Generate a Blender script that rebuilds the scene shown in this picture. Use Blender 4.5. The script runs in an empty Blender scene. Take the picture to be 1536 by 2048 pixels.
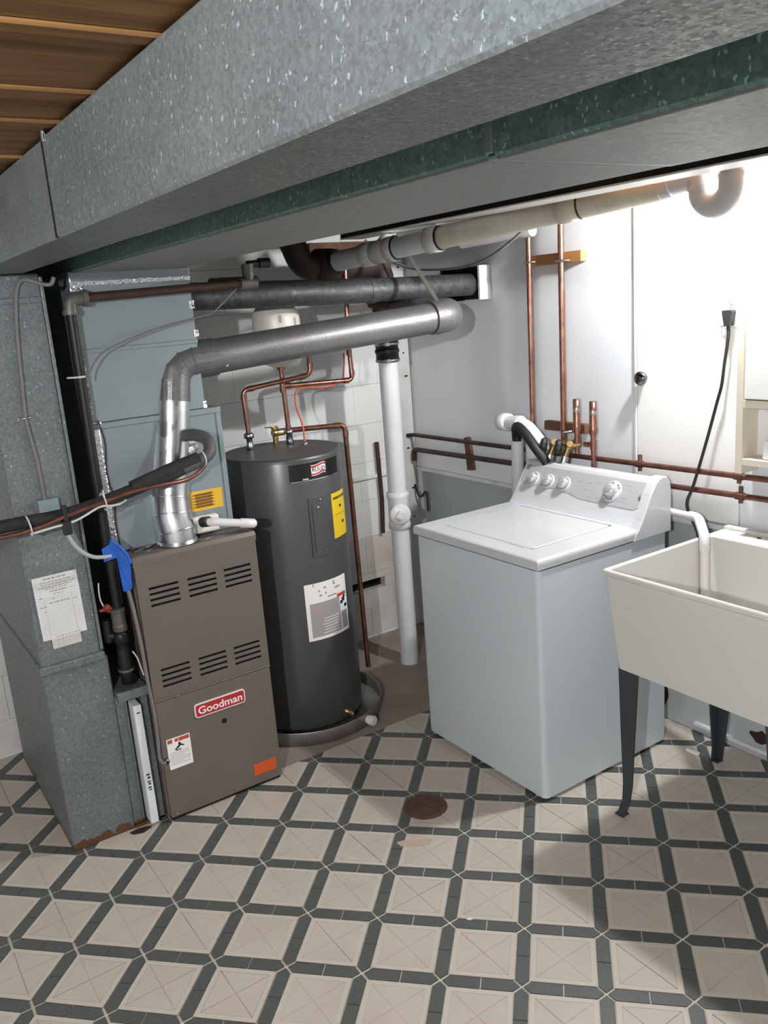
import bpy, bmesh, math, random
from mathutils import Vector, Matrix
random.seed(7)
SC = bpy.context.scene
COL = SC.collection
PI = math.pi

# ------------------------------------------------------------------ camera
cam = bpy.data.objects.new('camera', bpy.data.cameras.new('camera'))
COL.objects.link(cam)
CAM = Vector((3.706388, -2.629754, 1.768363))
RX = Vector((0.55834563, 0.82619584, -0.07517042))
RY = Vector((0.15866539, -0.19528313, -0.96782736))     # image down
RZ = Vector((-0.81429445, 0.52845523, -0.24012417))     # view direction
mw = Matrix(((RX.x, -RY.x, -RZ.x, CAM.x), (RX.y, -RY.y, -RZ.y, CAM.y), (RX.z, -RY.z, -RZ.z, CAM.z), (0, 0, 0, 1)))
cam.matrix_world = mw
cam.data.sensor_fit = 'VERTICAL'
cam.data.sensor_height = 36.0
cam.data.lens = 1699.8 / 2048 * 36.0
cam.data.clip_start = 0.02
SC.camera = cam

# ------------------------------------------------------------------ world, exposure
w = bpy.data.worlds.new('world'); SC.world = w; w.use_nodes = True
w.node_tree.nodes['Background'].inputs[0].default_value = (0.8, 0.9, 1.0, 1)
w.node_tree.nodes['Background'].inputs[1].default_value = 0.02
SC.view_settings.view_transform = 'Standard'
SC.view_settings.look = 'None'
SC.view_settings.gamma = 1.0
SC.view_settings.use_curve_mapping = False
SC.view_settings.exposure = 0.66
BULB_NEAR_SINK = 1400.0      # emission strength of the bulb by the sink
BULB_BEHIND = 4200.0         # emission strength of the same kind of bulb behind the camera

# ------------------------------------------------------------------ materials
def nt(name):
    m = bpy.data.materials.new(name); m.use_nodes = True
    t = m.node_tree; b = t.nodes['Principled BSDF']
    return m, t, b
def mat(name, col, rough=0.5, metal=0.0, var=0.0, scale=8.0, bump=0.0, bscale=60.0, col2=None, fac=0.5, spec=None, coat=0.0):
    m, t, b = nt(name)
    b.inputs['Roughness'].default_value = rough
    b.inputs['Metallic'].default_value = metal
    if coat: b.inputs['Coat Weight'].default_value = coat
    if spec is not None: b.inputs['Specular IOR Level'].default_value = spec
    tc = t.nodes.new('ShaderNodeTexCoord')
    if var > 0 or col2:
        n = t.nodes.new('ShaderNodeTexNoise'); n.inputs['Scale'].default_value = scale; n.inputs['Detail'].default_value = 5
        t.links.new(tc.outputs['Object'], n.inputs['Vector'])
        r = t.nodes.new('ShaderNodeValToRGB')
        c2 = col2 if col2 else tuple(max(0, c * (1 - var)) for c in col)
        r.color_ramp.elements[0].color = (*c2, 1); r.color_ramp.elements[1].color = (*col, 1)
        r.color_ramp.elements[0].position = fac - 0.18; r.color_ramp.elements[1].position = fac + 0.18
        t.links.new(n.outputs['Fac'], r.inputs['Fac']); t.links.new(r.outputs['Color'], b.inputs['Base Color'])
    else:
        b.inputs['Base Color'].default_value = (*col, 1)
    if bump:
        n2 = t.nodes.new('ShaderNodeTexNoise'); n2.inputs['Scale'].default_value = bscale; n2.inputs['Detail'].default_value = 4
        t.links.new(tc.outputs['Object'], n2.inputs['Vector'])
        bp = t.nodes.new('ShaderNodeBump'); bp.inputs['Strength'].default_value = bump; bp.inputs['Distance'].default_value = 0.004
        t.links.new(n2.outputs['Fac'], bp.inputs['Height']); t.links.new(bp.outputs['Normal'], b.inputs['Normal'])
    return m
def galv(name, dark, light, cell=110.0, metal=0.75, rlo=0.3, rhi=0.62, bump=0.25, rust=False, fleck=0.0):
    """galvanised sheet: crystal spangles of differing tone and gloss"""
    m, t, b = nt(name)
    tc = t.nodes.new('ShaderNodeTexCoord')
    wn = t.nodes.new('ShaderNodeTexNoise'); wn.inputs['Scale'].default_value = cell * 0.8
    t.links.new(tc.outputs['Object'], wn.inputs['Vector'])
    mx = t.nodes.new('ShaderNodeMix'); mx.data_type = 'VECTOR'; mx.inputs['Factor'].default_value = 0.012
    t.links.new(tc.outputs['Object'], mx.inputs['A']); t.links.new(wn.outputs['Color'], mx.inputs['B'])
    v = t.nodes.new('ShaderNodeTexVoronoi'); v.inputs['Scale'].default_value = cell
    t.links.new(mx.outputs['Result'], v.inputs['Vector'])
    sep = t.nodes.new('ShaderNodeSeparateColor'); t.links.new(v.outputs['Color'], sep.inputs['Color'])
    big = t.nodes.new('ShaderNodeTexNoise'); big.inputs['Scale'].default_value = 5; big.inputs['Detail'].default_value = 6
    t.links.new(tc.outputs['Object'], big.inputs['Vector'])
    r = t.nodes.new('ShaderNodeValToRGB')
    r.color_ramp.elements[0].color = (*dark, 1); r.color_ramp.elements[1].color = (*light, 1)
    ad = t.nodes.new('ShaderNodeMath'); ad.operation = 'MULTIPLY_ADD'; ad.inputs[1].default_value = 0.65
    t.links.new(sep.outputs['Red'], ad.inputs[0])
    bm = t.nodes.new('ShaderNodeMath'); bm.operation = 'MULTIPLY_ADD'; bm.inputs[1].default_value = 0.9; bm.inputs[2].default_value = -0.27
    t.links.new(big.outputs['Fac'], bm.inputs[0]); t.links.new(bm.outputs['Value'], ad.inputs[2])
    t.links.new(ad.outputs['Value'], r.inputs['Fac'])
    colout = r.outputs['Color']
    if fleck:      # small crystal facets, their sparkle put into the base colour
        v2 = t.nodes.new('ShaderNodeTexVoronoi'); v2.inputs['Scale'].default_value = 150
        fm = t.nodes.new('ShaderNodeMapping'); fm.inputs['Scale'].default_value = (1, 1, 0.62); fm.inputs['Rotation'].default_value = (0.3, 0.25, 0.2)
        t.links.new(mx.outputs['Result'], fm.inputs['Vector']); t.links.new(fm.outputs['Vector'], v2.inputs['Vector'])
        s2 = t.nodes.new('ShaderNodeSeparateColor'); t.links.new(v2.outputs['Color'], s2.inputs['Color'])
        g1 = t.nodes.new('ShaderNodeMath'); g1.operation = 'GREATER_THAN'; g1.inputs[1].default_value = 1 - fleck
        l1_ = t.nodes.new('ShaderNodeMath'); l1_.operation = 'LESS_THAN'; l1_.inputs[1].default_value = 0.30
        t.links.new(s2.outputs['Red'], g1.inputs[0]); t.links.new(v2.outputs['Distance'], l1_.inputs[0])
        an = t.nodes.new('ShaderNodeMath'); an.operation = 'MULTIPLY'; t.links.new(g1.outputs['Value'], an.inputs[0]); t.links.new(l1_.outputs['Value'], an.inputs[1])
        cm = t.nodes.new('ShaderNodeMix'); cm.data_type = 'RGBA'; cm.inputs['B'].default_value = (*[min(.8, c * 1.75) for c in light], 1)
        t.links.new(an.outputs['Value'], cm.inputs['Factor']); t.links.new(colout, cm.inputs['A']); colout = cm.outputs['Result']
    mr = t.nodes.new('ShaderNodeMapRange'); mr.inputs['To Min'].default_value = rlo; mr.inputs['To Max'].default_value = rhi
    t.links.new(sep.outputs['Green'], mr.inputs['Value']); t.links.new(mr.outputs['Result'], b.inputs['Roughness'])
    b.inputs['Metallic'].default_value = metal
    if rust:
        g = t.nodes.new('ShaderNodeNewGeometry'); sx = t.nodes.new('ShaderNodeSeparateXYZ')
        t.links.new(g.outputs['Position'], sx.inputs['Vector'])
        rn = t.nodes.new('ShaderNodeTexNoise'); rn.inputs['Scale'].default_value = 22; rn.inputs['Detail'].default_value = 5
        t.links.new(tc.outputs['Object'], rn.inputs['Vector'])
        mm = t.nodes.new('ShaderNodeMath'); mm.operation = 'MULTIPLY_ADD'; mm.inputs[1].default_value = 0.11; mm.inputs[2].default_value = -0.033
        t.links.new(rn.outputs['Fac'], mm.inputs[0])
        lt = t.nodes.new('ShaderNodeMath'); lt.operation = 'LESS_THAN'
        t.links.new(sx.outputs['Z'], lt.inputs[0]); t.links.new(mm.outputs['Value'], lt.inputs[1])
        mc = t.nodes.new('ShaderNodeMix'); mc.data_type = 'RGBA'; mc.inputs['B'].default_value = (0.10, 0.045, 0.02, 1)
        t.links.new(lt.outputs['Value'], mc.inputs['Factor']); t.links.new(colout, mc.inputs['A']); colout = mc.outputs['Result']
        iv = t.nodes.new('ShaderNodeMath'); iv.operation = 'MULTIPLY_ADD'; iv.inputs[1].default_value = -metal; iv.inputs[2].default_value = metal
        t.links.new(lt.outputs['Value'], iv.inputs[0]); t.links.new(iv.outputs['Value'], b.inputs['Metallic'])
    t.links.new(colout, b.inputs['Base Color'])
    if bump:
        bp = t.nodes.new('ShaderNodeBump'); bp.inputs['Strength'].default_value = bump; bp.inputs['Distance'].default_value = 0.002
        t.links.new(sep.outputs['Blue'], bp.inputs['Height']); t.links.new(bp.outputs['Normal'], b.inputs['Normal'])
    return m
def wood(name, a, c, axis='Y'):
    m, t, b = nt(name); b.inputs['Roughness'].default_value = 0.7
    tc = t.nodes.new('ShaderNodeTexCoord'); mp = t.nodes.new('ShaderNodeMapping')
    s = {'Y': (14, 1.0, 14), 'X': (1.0, 14, 14), 'Z': (14, 14, 1.0)}[axis]
    mp.inputs['Scale'].default_value = s; t.links.new(tc.outputs['Object'], mp.inputs['Vector'])
    n = t.nodes.new('ShaderNodeTexNoise'); n.inputs['Scale'].default_value = 2.2; n.inputs['Detail'].default_value = 8; n.inputs['Distortion'].default_value = 0.6
    t.links.new(mp.outputs['Vector'], n.inputs['Vector'])
    r = t.nodes.new('ShaderNodeValToRGB'); r.color_ramp.elements[0].color = (*a, 1); r.color_ramp.elements[1].color = (*c, 1)
    r.color_ramp.elements[0].position = 0.32; r.color_ramp.elements[1].position = 0.66
    t.links.new(n.outputs['Fac'], r.inputs['Fac'])
    k = t.nodes.new('ShaderNodeTexVoronoi'); k.inputs['Scale'].default_value = 1.0
    kp = t.nodes.new('ShaderNodeMapping'); kp.inputs['Scale'].default_value = {'Y': (9, 2.6, 9), 'X': (2.6, 9, 9), 'Z': (9, 9, 2.6)}[axis]
    t.links.new(tc.outputs['Object'], kp.inputs['Vector']); t.links.new(kp.outputs['Vector'], k.inputs['Vector'])
    kr = t.nodes.new('ShaderNodeValToRGB'); kr.color_ramp.elements[0].color = (0.25, 0.2, 0.16, 1); kr.color_ramp.elements[1].color = (1, 1, 1, 1)
    kr.color_ramp.elements[0].position = 0.10; kr.color_ramp.elements[1].position = 0.26
    t.links.new(k.outputs['Distance'], kr.inputs['Fac'])
    mu = t.nodes.new('ShaderNodeMix'); mu.data_type = 'RGBA'; mu.blend_type = 'MULTIPLY'; mu.inputs['Factor'].default_value = 1
    t.links.new(r.outputs['Color'], mu.inputs['A']); t.links.new(kr.outputs['Color'], mu.inputs['B'])
    t.links.new(mu.outputs['Result'], b.inputs['Base Color'])
    return m
def emit(name, col, s):
    m, t, b = nt(name)
    b.inputs['Base Color'].default_value = (*col, 1)
    b.inputs['Emission Color'].default_value = (*col, 1); b.inputs['Emission Strength'].default_value = s
    return m

M = dict(
    galv_bright=galv('galvanized_sheet', (0.115, 0.130, 0.134), (0.215, 0.245, 0.25), 230, 0.25, 0.35, 0.6, 0.3, fleck=0.16),
    galv_teal=galv('galvanized_green_tint', (0.10, 0.175, 0.175), (0.22, 0.34, 0.335), 150, 0.3, 0.3, 0.6, 0.4, fleck=0.25),
    galv_drop=galv('galvanized_old', (0.115, 0.133, 0.138), (0.222, 0.25, 0.256), 170, 0.4, 0.35, 0.6, 0.3, rust=True, fleck=0.06),
    galv_plain=galv('galvanized_smooth', (0.27, 0.315, 0.335), (0.285, 0.335, 0.355), 14, 0.5, 0.4, 0.46, 0.0),
    galv_under=galv('galvanized_underside', (0.24, 0.255, 0.255), (0.31, 0.33, 0.33), 190, 0.35, 0.45, 0.6, 0.15),
    flue=galv('flue_steel', (0.12, 0.118, 0.117), (0.215, 0.212, 0.21), 260, 0.55, 0.3, 0.5, 0.22),
    flue_new=galv('new_flue_steel', (0.62, 0.63, 0.64), (0.78, 0.79, 0.80), 20, 0.95, 0.2, 0.3, 0.05),
    flue_dark=galv('dark_flue_steel', (0.055, 0.055, 0.057), (0.12, 0.12, 0.122), 60, 0.6, 0.45, 0.65, 0.25),
    foil=mat('foil_tape', (0.8, 0.8, 0.81), 0.22, 1.0, bump=0.9, bscale=90),
    taupe=mat('taupe_enamel', (0.145, 0.126, 0.106), 0.42, 0.1, var=0.06, scale=5),
    taupe_dark=mat('taupe_enamel_top', (0.16, 0.14, 0.12), 0.45, 0.1, var=0.12, scale=9),
    black=mat('dark_void', (0.006, 0.006, 0.006), 0.9),
    red=mat('badge_red', (0.42, 0.025, 0.03), 0.35),
    white_p=mat('print_white', (0.82, 0.81, 0.80), 0.5),
    black_p=mat('print_black', (0.01, 0.01, 0.01), 0.5),
    grey_p=mat('print_grey', (0.32, 0.31, 0.31), 0.6),
    pink_p=mat('print_pinkish', (0.38, 0.30, 0.30), 0.6),
    red_p=mat('print_red', (0.48, 0.07, 0.04), 0.5),
    orange=mat('sticker_orange', (0.55, 0.09, 0.018), 0.5),
    yellow=mat('label_yellow', (0.72, 0.50, 0.02), 0.4),
    yellow2=mat('label_yellow_orange', (0.66, 0.40, 0.03), 0.45),
    amber=mat('label_amber_print', (0.30, 0.15, 0.01), 0.5),
    heater=mat('heater_charcoal', (0.078, 0.078, 0.080), 0.3, 0.15, spec=0.5),
    heater_top=mat('heater_top_charcoal', (0.075, 0.073, 0.073), 0.38, 0.1, var=0.2, scale=20),
    badge_black=mat('badge_black', (0.008, 0.008, 0.008), 0.25),
    chrome=mat('chrome', (0.75, 0.75, 0.76), 0.15, 1.0),
    nickel=mat('dull_steel', (0.45, 0.46, 0.47), 0.35, 1.0),
    alum=mat('aluminium_pan', (0.42, 0.41, 0.39), 0.42, 0.8, var=0.2, scale=15),
    copper=mat('copper_pipe', (0.40, 0.20, 0.145), 0.32, 0.85, col2=(0.23, 0.105, 0.075), scale=25),
    copper_old=mat('copper_tarnished', (0.26, 0.115, 0.085), 0.42, 0.75, col2=(0.14, 0.06, 0.045), scale=22),
    copper_dark=mat('copper_dark_tarnish', (0.085, 0.052, 0.045), 0.5, 0.5, col2=(0.05, 0.03, 0.027), scale=22),
    brass=mat('brass', (0.50, 0.36, 0.17), 0.35, 0.9, var=0.3, scale=40),
    iron=mat('black_iron', (0.022, 0.020, 0.020), 0.45, 0.4, var=0.3, scale=30),
    iron_brown=mat('rust_primer_iron', (0.055, 0.026, 0.020), 0.6, 0.2, var=0.4, scale=20),
    cast=mat('cast_iron', (0.045, 0.022, 0.018), 0.65, 0.15, var=0.45, scale=18, bump=0.3),
    fitting=mat('grey_malleable_fitting', (0.15, 0.145, 0.125), 0.5, 0.4, var=0.3, scale=40),
    pvc=mat('pvc_white', (0.72, 0.71, 0.71), 0.32, var=0.03, scale=6),
    pvc_grey=mat('pvc_grey_white', (0.68, 0.69, 0.71), 0.38, var=0.06, scale=6),
    pvc_yellow=mat('pvc_yellowed', (0.74, 0.71, 0.62), 0.45, col2=(0.60, 0.56, 0.44), scale=9),
    pvc_cream=mat('pvc_cream', (0.74, 0.71, 0.64), 0.35),
    rubber=mat('black_rubber', (0.012, 0.012, 0.012), 0.55),
    foam=mat('black_foam_insulation', (0.018, 0.017, 0.017), 0.85, bump=0.2, bscale=200),
    greytape=mat('grey_insulation_wrap', (0.075, 0.075, 0.077), 0.6, bump=0.3, bscale=60),
    cable_grey=mat('grey_cable', (0.16, 0.155, 0.155), 0.55),
    cable_white=mat('white_cable', (0.62, 0.61, 0.59), 0.5),
    clear=mat('clear_vinyl_tube', (0.42, 0.45, 0.46), 0.25, var=0.1),
    orange_wire=mat('orange_wire', (0.55, 0.10, 0.05), 0.5),
    blue=mat('blue_painters_tape', (0.012, 0.11, 0.50), 0.6, var=0.15, scale=30),
    paper=mat('paper', (0.66, 0.665, 0.66), 0.75, var=0.03, scale=10),
    paper_old=mat('paper_greyed', (0.56, 0.55, 0.51), 0.8, var=0.05, scale=15),
    wall=mat('painted_panel', (0.72, 0.75, 0.78), 0.5, var=0.035, scale=3),
    wall_low=mat('painted_concrete', (0.45, 0.49, 0.50), 0.6, col2=(0.38, 0.42, 0.43), scale=5, bump=0.2, bscale=40),
    block=mat('painted_block', (0.74, 0.75, 0.74), 0.55, col2=(0.68, 0.67, 0.63), scale=2.4, fac=0.4, bump=0.25, bscale=55),
    block_low=mat('painted_block_stained', (0.64, 0.64, 0.62), 0.6, col2=(0.46, 0.40, 0.32), scale=3.0, fac=0.46, bump=0.25, bscale=55),
    mortar=mat('painted_mortar', (0.70, 0.70, 0.68), 0.7),
    trim=mat('painted_trim', (0.70, 0.70, 0.69), 0.5, col2=(0.55, 0.52, 0.47), scale=8, fac=0.36),
    cream_wood=mat('cream_painted_wood', (0.72, 0.66, 0.55), 0.5, var=0.05, scale=9),
    white_paint=mat('white_paint', (0.82, 0.82, 0.80), 0.45),
    plate=mat('ivory_wall_plate', (0.78, 0.77, 0.74), 0.35),
    joist=wood('pine_joist', (0.125, 0.055, 0.015), (0.27, 0.135, 0.042), 'Y'),
    deck=wood('pine_subfloor', (0.07, 0.032, 0.012), (0.14, 0.068, 0.026), 'X'),
    block_wood=wood('pine_block', (0.30, 0.13, 0.04), (0.46, 0.24, 0.09), 'X'),
    dark_wood=wood('stained_block', (0.07, 0.03, 0.015), (0.15, 0.065, 0.03), 'X'),
    washer=mat('washer_white', (0.55, 0.57, 0.59), 0.22, coat=0.3),
    washer_side=mat('washer_cabinet_enamel', (0.56, 0.615, 0.65), 0.33, coat=0.2),
    washer_console=mat('washer_console_grey', (0.40, 0.41, 0.42), 0.3),
    knob=mat('knob_silver', (0.58, 0.58, 0.58), 0.22, 0.45),
    grey_btn=mat('button_grey', (0.25, 0.25, 0.26), 0.4),
    tub=mat('tub_polypropylene', (0.62, 0.612, 0.58), 0.42, var=0.03, scale=5, bump=0.1, bscale=80),
    tub_leg=mat('tub_leg_dark_grey', (0.035, 0.042, 0.05), 0.45),
    tile=mat('cream_vinyl_tile', (0.555, 0.505, 0.435), 0.42, col2=(0.505, 0.455, 0.38), scale=7, fac=0.42),
    tile_w=mat('cream_vinyl_tile_rim', (0.575, 0.53, 0.465), 0.45),
    groove=mat('tile_groove', (0.50, 0.44, 0.37), 0.6, col2=(0.42, 0.36, 0.29), scale=14),
    groove_d=mat('tile_groove_dirty', (0.44, 0.37, 0.29), 0.6, col2=(0.27, 0.21, 0.15), scale=9),
    green=mat('green_vinyl_bar', (0.112, 0.120, 0.112), 0.42, col2=(0.075, 0.081, 0.075), scale=150),
    grout=mat('pale_grout', (0.76, 0.72, 0.63), 0.7, col2=(0.62, 0.57, 0.46), scale=8),
    concrete=mat('bare_concrete', (0.33, 0.275, 0.235), 0.8, col2=(0.25, 0.205, 0.17), scale=6, bump=0.3, bscale=50),
    rust=mat('rusted_grate', (0.16, 0.085, 0.05), 0.8, col2=(0.08, 0.045, 0.03), scale=40, bump=0.6, bscale=120),
    bulb_w=emit('bulb_glass', (0.97, 0.985, 1.0), BULB_NEAR_SINK),
    bulb_b=emit('bulb_glass_rear', (0.975, 0.985, 1.0), BULB_BEHIND),
    porcelain=mat('porcelain_white', (0.85, 0.85, 0.84), 0.3),
    tank=mat('expansion_tank_white', (0.72, 0.69, 0.60), 0.35, var=0.06, scale=12),
    red_knob=mat('red_lever', (0.20, 0.03, 0.02), 0.5),
    steel_box=mat('painted_steel_box', (0.24, 0.30, 0.33), 0.5, 0.2),
    filter_w=mat('filter_cardboard', (0.70, 0.72, 0.75), 0.7),
    knob_dark=mat('chrome_dark_reflection', (0.22, 0.22, 0.23), 0.12, 1.0),  # dark surroundings reflected in the chrome are put into its base colour
    smear=mat('dried_tan_smear', (0.45, 0.34, 0.24), 0.8, col2=(0.52, 0.44, 0.35), scale=60),
    seam_dark=mat('dark_tile_seam', (0.34, 0.27, 0.19), 0.7, col2=(0.12, 0.09, 0.06), scale=7),
    hole=mat('hole_black', (0.004, 0.004, 0.004), 1.0),
)

# ------------------------------------------------------------------ mesh builder
class MB:
    def __init__(s): s.v = []; s.f = []; s.mi = []; s.sm = []; s.mats = []
    def m(s, mt):
        if mt not in s.mats: s.mats.append(mt)
        return s.mats.index(mt)
    def add(s, verts, faces, mt=0, smooth=False):
        o = len(s.v); s.v += [tuple(x) for x in verts]
        for f in faces:
            s.f.append([i + o for i in f]); s.mi.append(mt); s.sm.append(smooth)
    def box(s, lo, hi, bev=0.0, mt=0, seg=2):
        lo = Vector(lo); hi = Vector(hi)
        if bev <= 0:
            x0, y0, z0 = lo; x1, y1, z1 = hi
            s.add([(x0,y0,z0),(x1,y0,z0),(x1,y1,z0),(x0,y1,z0),(x0,y0,z1),(x1,y0,z1),(x1,y1,z1),(x0,y1,z1)],
                  [(0,3,2,1),(4,5,6,7),(0,1,5,4),(1,2,6,5),(2,3,7,6),(3,0,4,7)], mt)
            return
        bm = bmesh.new(); bmesh.ops.create_cube(bm, size=1)
        c = (lo + hi) / 2; d = hi - lo
        for v in bm.verts: v.co = Vector((v.co.x * d.x, v.co.y * d.y, v.co.z * d.z)) + c
        bmesh.ops.bevel(bm, geom=list(bm.edges), offset=min(bev, min(d) * 0.49), segments=seg, affect='EDGES', profile=0.5)
        s.bm(bm, mt, False)
    def bm(s, bm, mt=0, smooth=False):
        bm.verts.index_update()
        s.add([v.co[:] for v in bm.verts], [[v.index for v in f.verts] for f in bm.faces], mt, smooth); bm.free()
    def prism(s, poly, z0, z1, mt=0):
        n = len(poly)
        s.add([(p[0], p[1], z0) for p in poly] + [(p[0], p[1], z1) for p in poly],
              [tuple(range(n, 2 * n))] + [(i, (i + 1) % n, n + (i + 1) % n, n + i) for i in range(n)], mt)
    def extr(s, poly, fn, a, b, mt=0, smooth=False, caps=True):
        """poly of (u,v) swept from a to b; fn(u,v,t)->xyz"""
        n = len(poly)
        s.add([fn(u, v, a) for u, v in poly] + [fn(u, v, b) for u, v in poly],
              [(i, (i + 1) % n, n + (i + 1) % n, n + i) for i in range(n)], mt, smooth)
        if caps:
            s.add([fn(u, v, a) for u, v in poly] + [fn(u, v, b) for u, v in poly], [tuple(range(n))[::-1], tuple(range(n, 2 * n))], mt)
    def tube(s, pts, r, n=14, mt=0, caps=True, smooth=True):
        pts = [Vector(p) for p in pts]; N = len(pts)
        rs = r if isinstance(r, (list, tuple)) else [r] * N
        T = []
        for i in range(N):
            a = pts[max(i - 1, 0)]; b = pts[min(i + 1, N - 1)]
            t = (b - a)
            T.append(t.normalized() if t.length > 1e-9 else (T[-1] if T else Vector((0, 0, 1))))
        u = T[0].orthogonal().normalized(); vs = []; fs = []
        for i in range(N):
            u = u - T[i] * u.dot(T[i])
            u = u.normalized() if u.length > 1e-6 else T[i].orthogonal().normalized()
            w_ = T[i].cross(u)
            for k in range(n):
                a = 2 * PI * k / n
                vs.append(pts[i] + (u * math.cos(a) + w_ * math.sin(a)) * rs[i])
        for i in range(N - 1):
            for k in range(n):
                k2 = (k + 1) % n
                fs.append((i * n + k, i * n + k2, (i + 1) * n + k2, (i + 1) * n + k))
        s.add(vs, fs, mt, smooth)
        if caps:
            s.add(vs[:n], [tuple(range(n))[::-1]], mt); s.add(vs[-n:], [tuple(range(n))], mt)
    def cyl(s, a, b, r, n=16, mt=0, r2=None):
        s.tube([a, b], [r, r if r2 is None else r2], n, mt)
    def lathe(s, prof, c, ax=(0, 0, 1), n=32, mt=0, smooth=True):
        """prof: (radius, height) list about axis ax through c"""
        ax = Vector(ax).normalized(); u = ax.orthogonal().normalized(); w_ = ax.cross(u); c = Vector(c)
        vs = []; fs = []
        for r, h in prof:
            for k in range(n):
                a = 2 * PI * k / n
                vs.append(c + ax * h + (u * math.cos(a) + w_ * math.sin(a)) * max(r, 1e-5))
        for i in range(len(prof) - 1):
            for k in range(n):
                k2 = (k + 1) % n
                fs.append((i * n + k, i * n + k2, (i + 1) * n + k2, (i + 1) * n + k))
        s.add(vs, fs, mt, smooth)
    def sphere(s, c, r, n=20, mt=0, sz=1.0):
        s.lathe([(r * math.sin(PI * i / 10), -r * sz * math.cos(PI * i / 10)) for i in range(11)], c, (0, 0, 1), n, mt)
    def grid(s, us, vs_, holes, fn, mt=0):
        """rectilinear plate with rectangular holes; fn(u,v)->xyz"""
        for i in range(len(us) - 1):
            for j in range(len(vs_) - 1):
                cu = (us[i] + us[i + 1]) / 2; cv = (vs_[j] + vs_[j + 1]) / 2
                if any(h[0] < cu < h[1] and h[2] < cv < h[3] for h in holes): continue
                s.add([fn(us[i], vs_[j]), fn(us[i + 1], vs_[j]), fn(us[i + 1], vs_[j + 1]), fn(us[i], vs_[j + 1])], [(0, 1, 2, 3)], mt)
    def text(s, txt, fn, size, mt=0, ox=0.0, oy=0.0, bold=0.0, align='LEFT'):
        cu = bpy.data.curves.new('lettering', 'FONT'); cu.body = txt; cu.size = size; cu.align_x = align; cu.offset = bold; cu.resolution_u = 3
        ob = bpy.data.objects.new('lettering', cu); COL.objects.link(ob)
        me = bpy.data.meshes.new_from_object(ob)
        s.add([fn(v.co.x + ox, v.co.y + oy) for v in me.vertices], [list(p.vertices) for p in me.polygons], mt)
        bpy.data.objects.remove(ob); bpy.data.meshes.remove(me); bpy.data.curves.remove(cu)

def fillet(pts, rad, n=6):
    pts = [Vector(p) for p in pts]; out = [pts[0]]
    for i in range(1, len(pts) - 1):
        a, b, c = pts[i - 1], pts[i], pts[i + 1]
        d1 = (a - b); d2 = (c - b); r = min(rad, d1.length * 0.49, d2.length * 0.49)
        p = b + d1.normalized() * r; q = b + d2.normalized() * r
        for k in range(n + 1):
            t = k / n
            out.append(p * (1 - t) ** 2 + b * 2 * t * (1 - t) + q * t ** 2)
    out.append(pts[-1]); return out
def smooth_path(pts, n=8):
    pts = [Vector(p) for p in pts]; P = [pts[0]] + pts + [pts[-1]]; out = []
    for i in range(1, len(P) - 2):
        for k in range(n):
            t = k / n; a, b, c, d = P[i - 1], P[i], P[i + 1], P[i + 2]
            out.append(0.5 * ((2 * b) + (c - a) * t + (2 * a - 5 * b + 4 * c - d) * t * t + (3 * b - a - 3 * c + d) * t ** 3))
    out.append(pts[-1]); return out

def build(name, mb, mats, parent=None, base=None):
    """one mesh object; when it has a parent the geometry is stored relative to the thing's base"""
    root = parent
    while root is not None and root.parent is not None: root = root.parent
    o = Vector(root.location) if root is not None else (Vector(base) if base else Vector((0, 0, 0)))
    me = bpy.data.meshes.new(name)
    me.from_pydata([(v[0] - o.x, v[1] - o.y, v[2] - o.z) for v in mb.v], [], mb.f)
    ms = mats if isinstance(mats, (list, tuple)) else [mats]
    for x in ms: me.materials.append(M[x])
    me.polygons.foreach_set('material_index', mb.mi); me.polygons.foreach_set('use_smooth', mb.sm)
    me.update()
    ob = bpy.data.objects.new(name, me); COL.objects.link(ob)
    if parent is not None: ob.parent = parent
    elif base: ob.location = base
    return ob
def tag(o, label, cat, group=None):
    o['label'] = label; o['category'] = cat
    if group: o['group'] = group
    return o
def thing(name, label, cat, loc, group=None):
    o = bpy.data.objects.new(name, None); o.empty_display_size = 0.05
    COL.objects.link(o); o.location = loc
    return tag(o, label, cat, group)
SMALL_PRINT = {'foil_tape', 'handwriting', 'print', 'heading_print', 'ruled_lines', 'panel_print', 'slots', 'tank_label', 'grate_ribs'}
def part(name, mats, parent, fn, label=None, **k):
    mb = MB(); fn(mb, **k) if k else fn(mb)
    o = build(name, mb, mats, parent)
    if label: o['label'] = label
    if name in SMALL_PRINT: o['kind'] = 'stuff'
    return o
def struct(name, mb, mats, parent=None, stuff=False):
    o = build(name, mb, mats, parent)
    if parent is None: o['kind'] = 'structure'
    if stuff: o['kind'] = 'stuff'
    return o

# ================================================================== SETTING
# ---- floor: slab, bare concrete patch, vinyl tiles
mb = MB(); mb.box((-0.15, -6.2, -0.12), (6.6, 0.15, -0.0040))
floor = struct('floor', mb, 'grout')
mb = MB(); mb.box((0.0, -1.40, -0.0045), (0.886, 0.045, -0.0008))
o = build('concrete_patch', mb, 'concrete', floor); o['label'] = 'bare brown concrete patch around the water heater'

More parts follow.
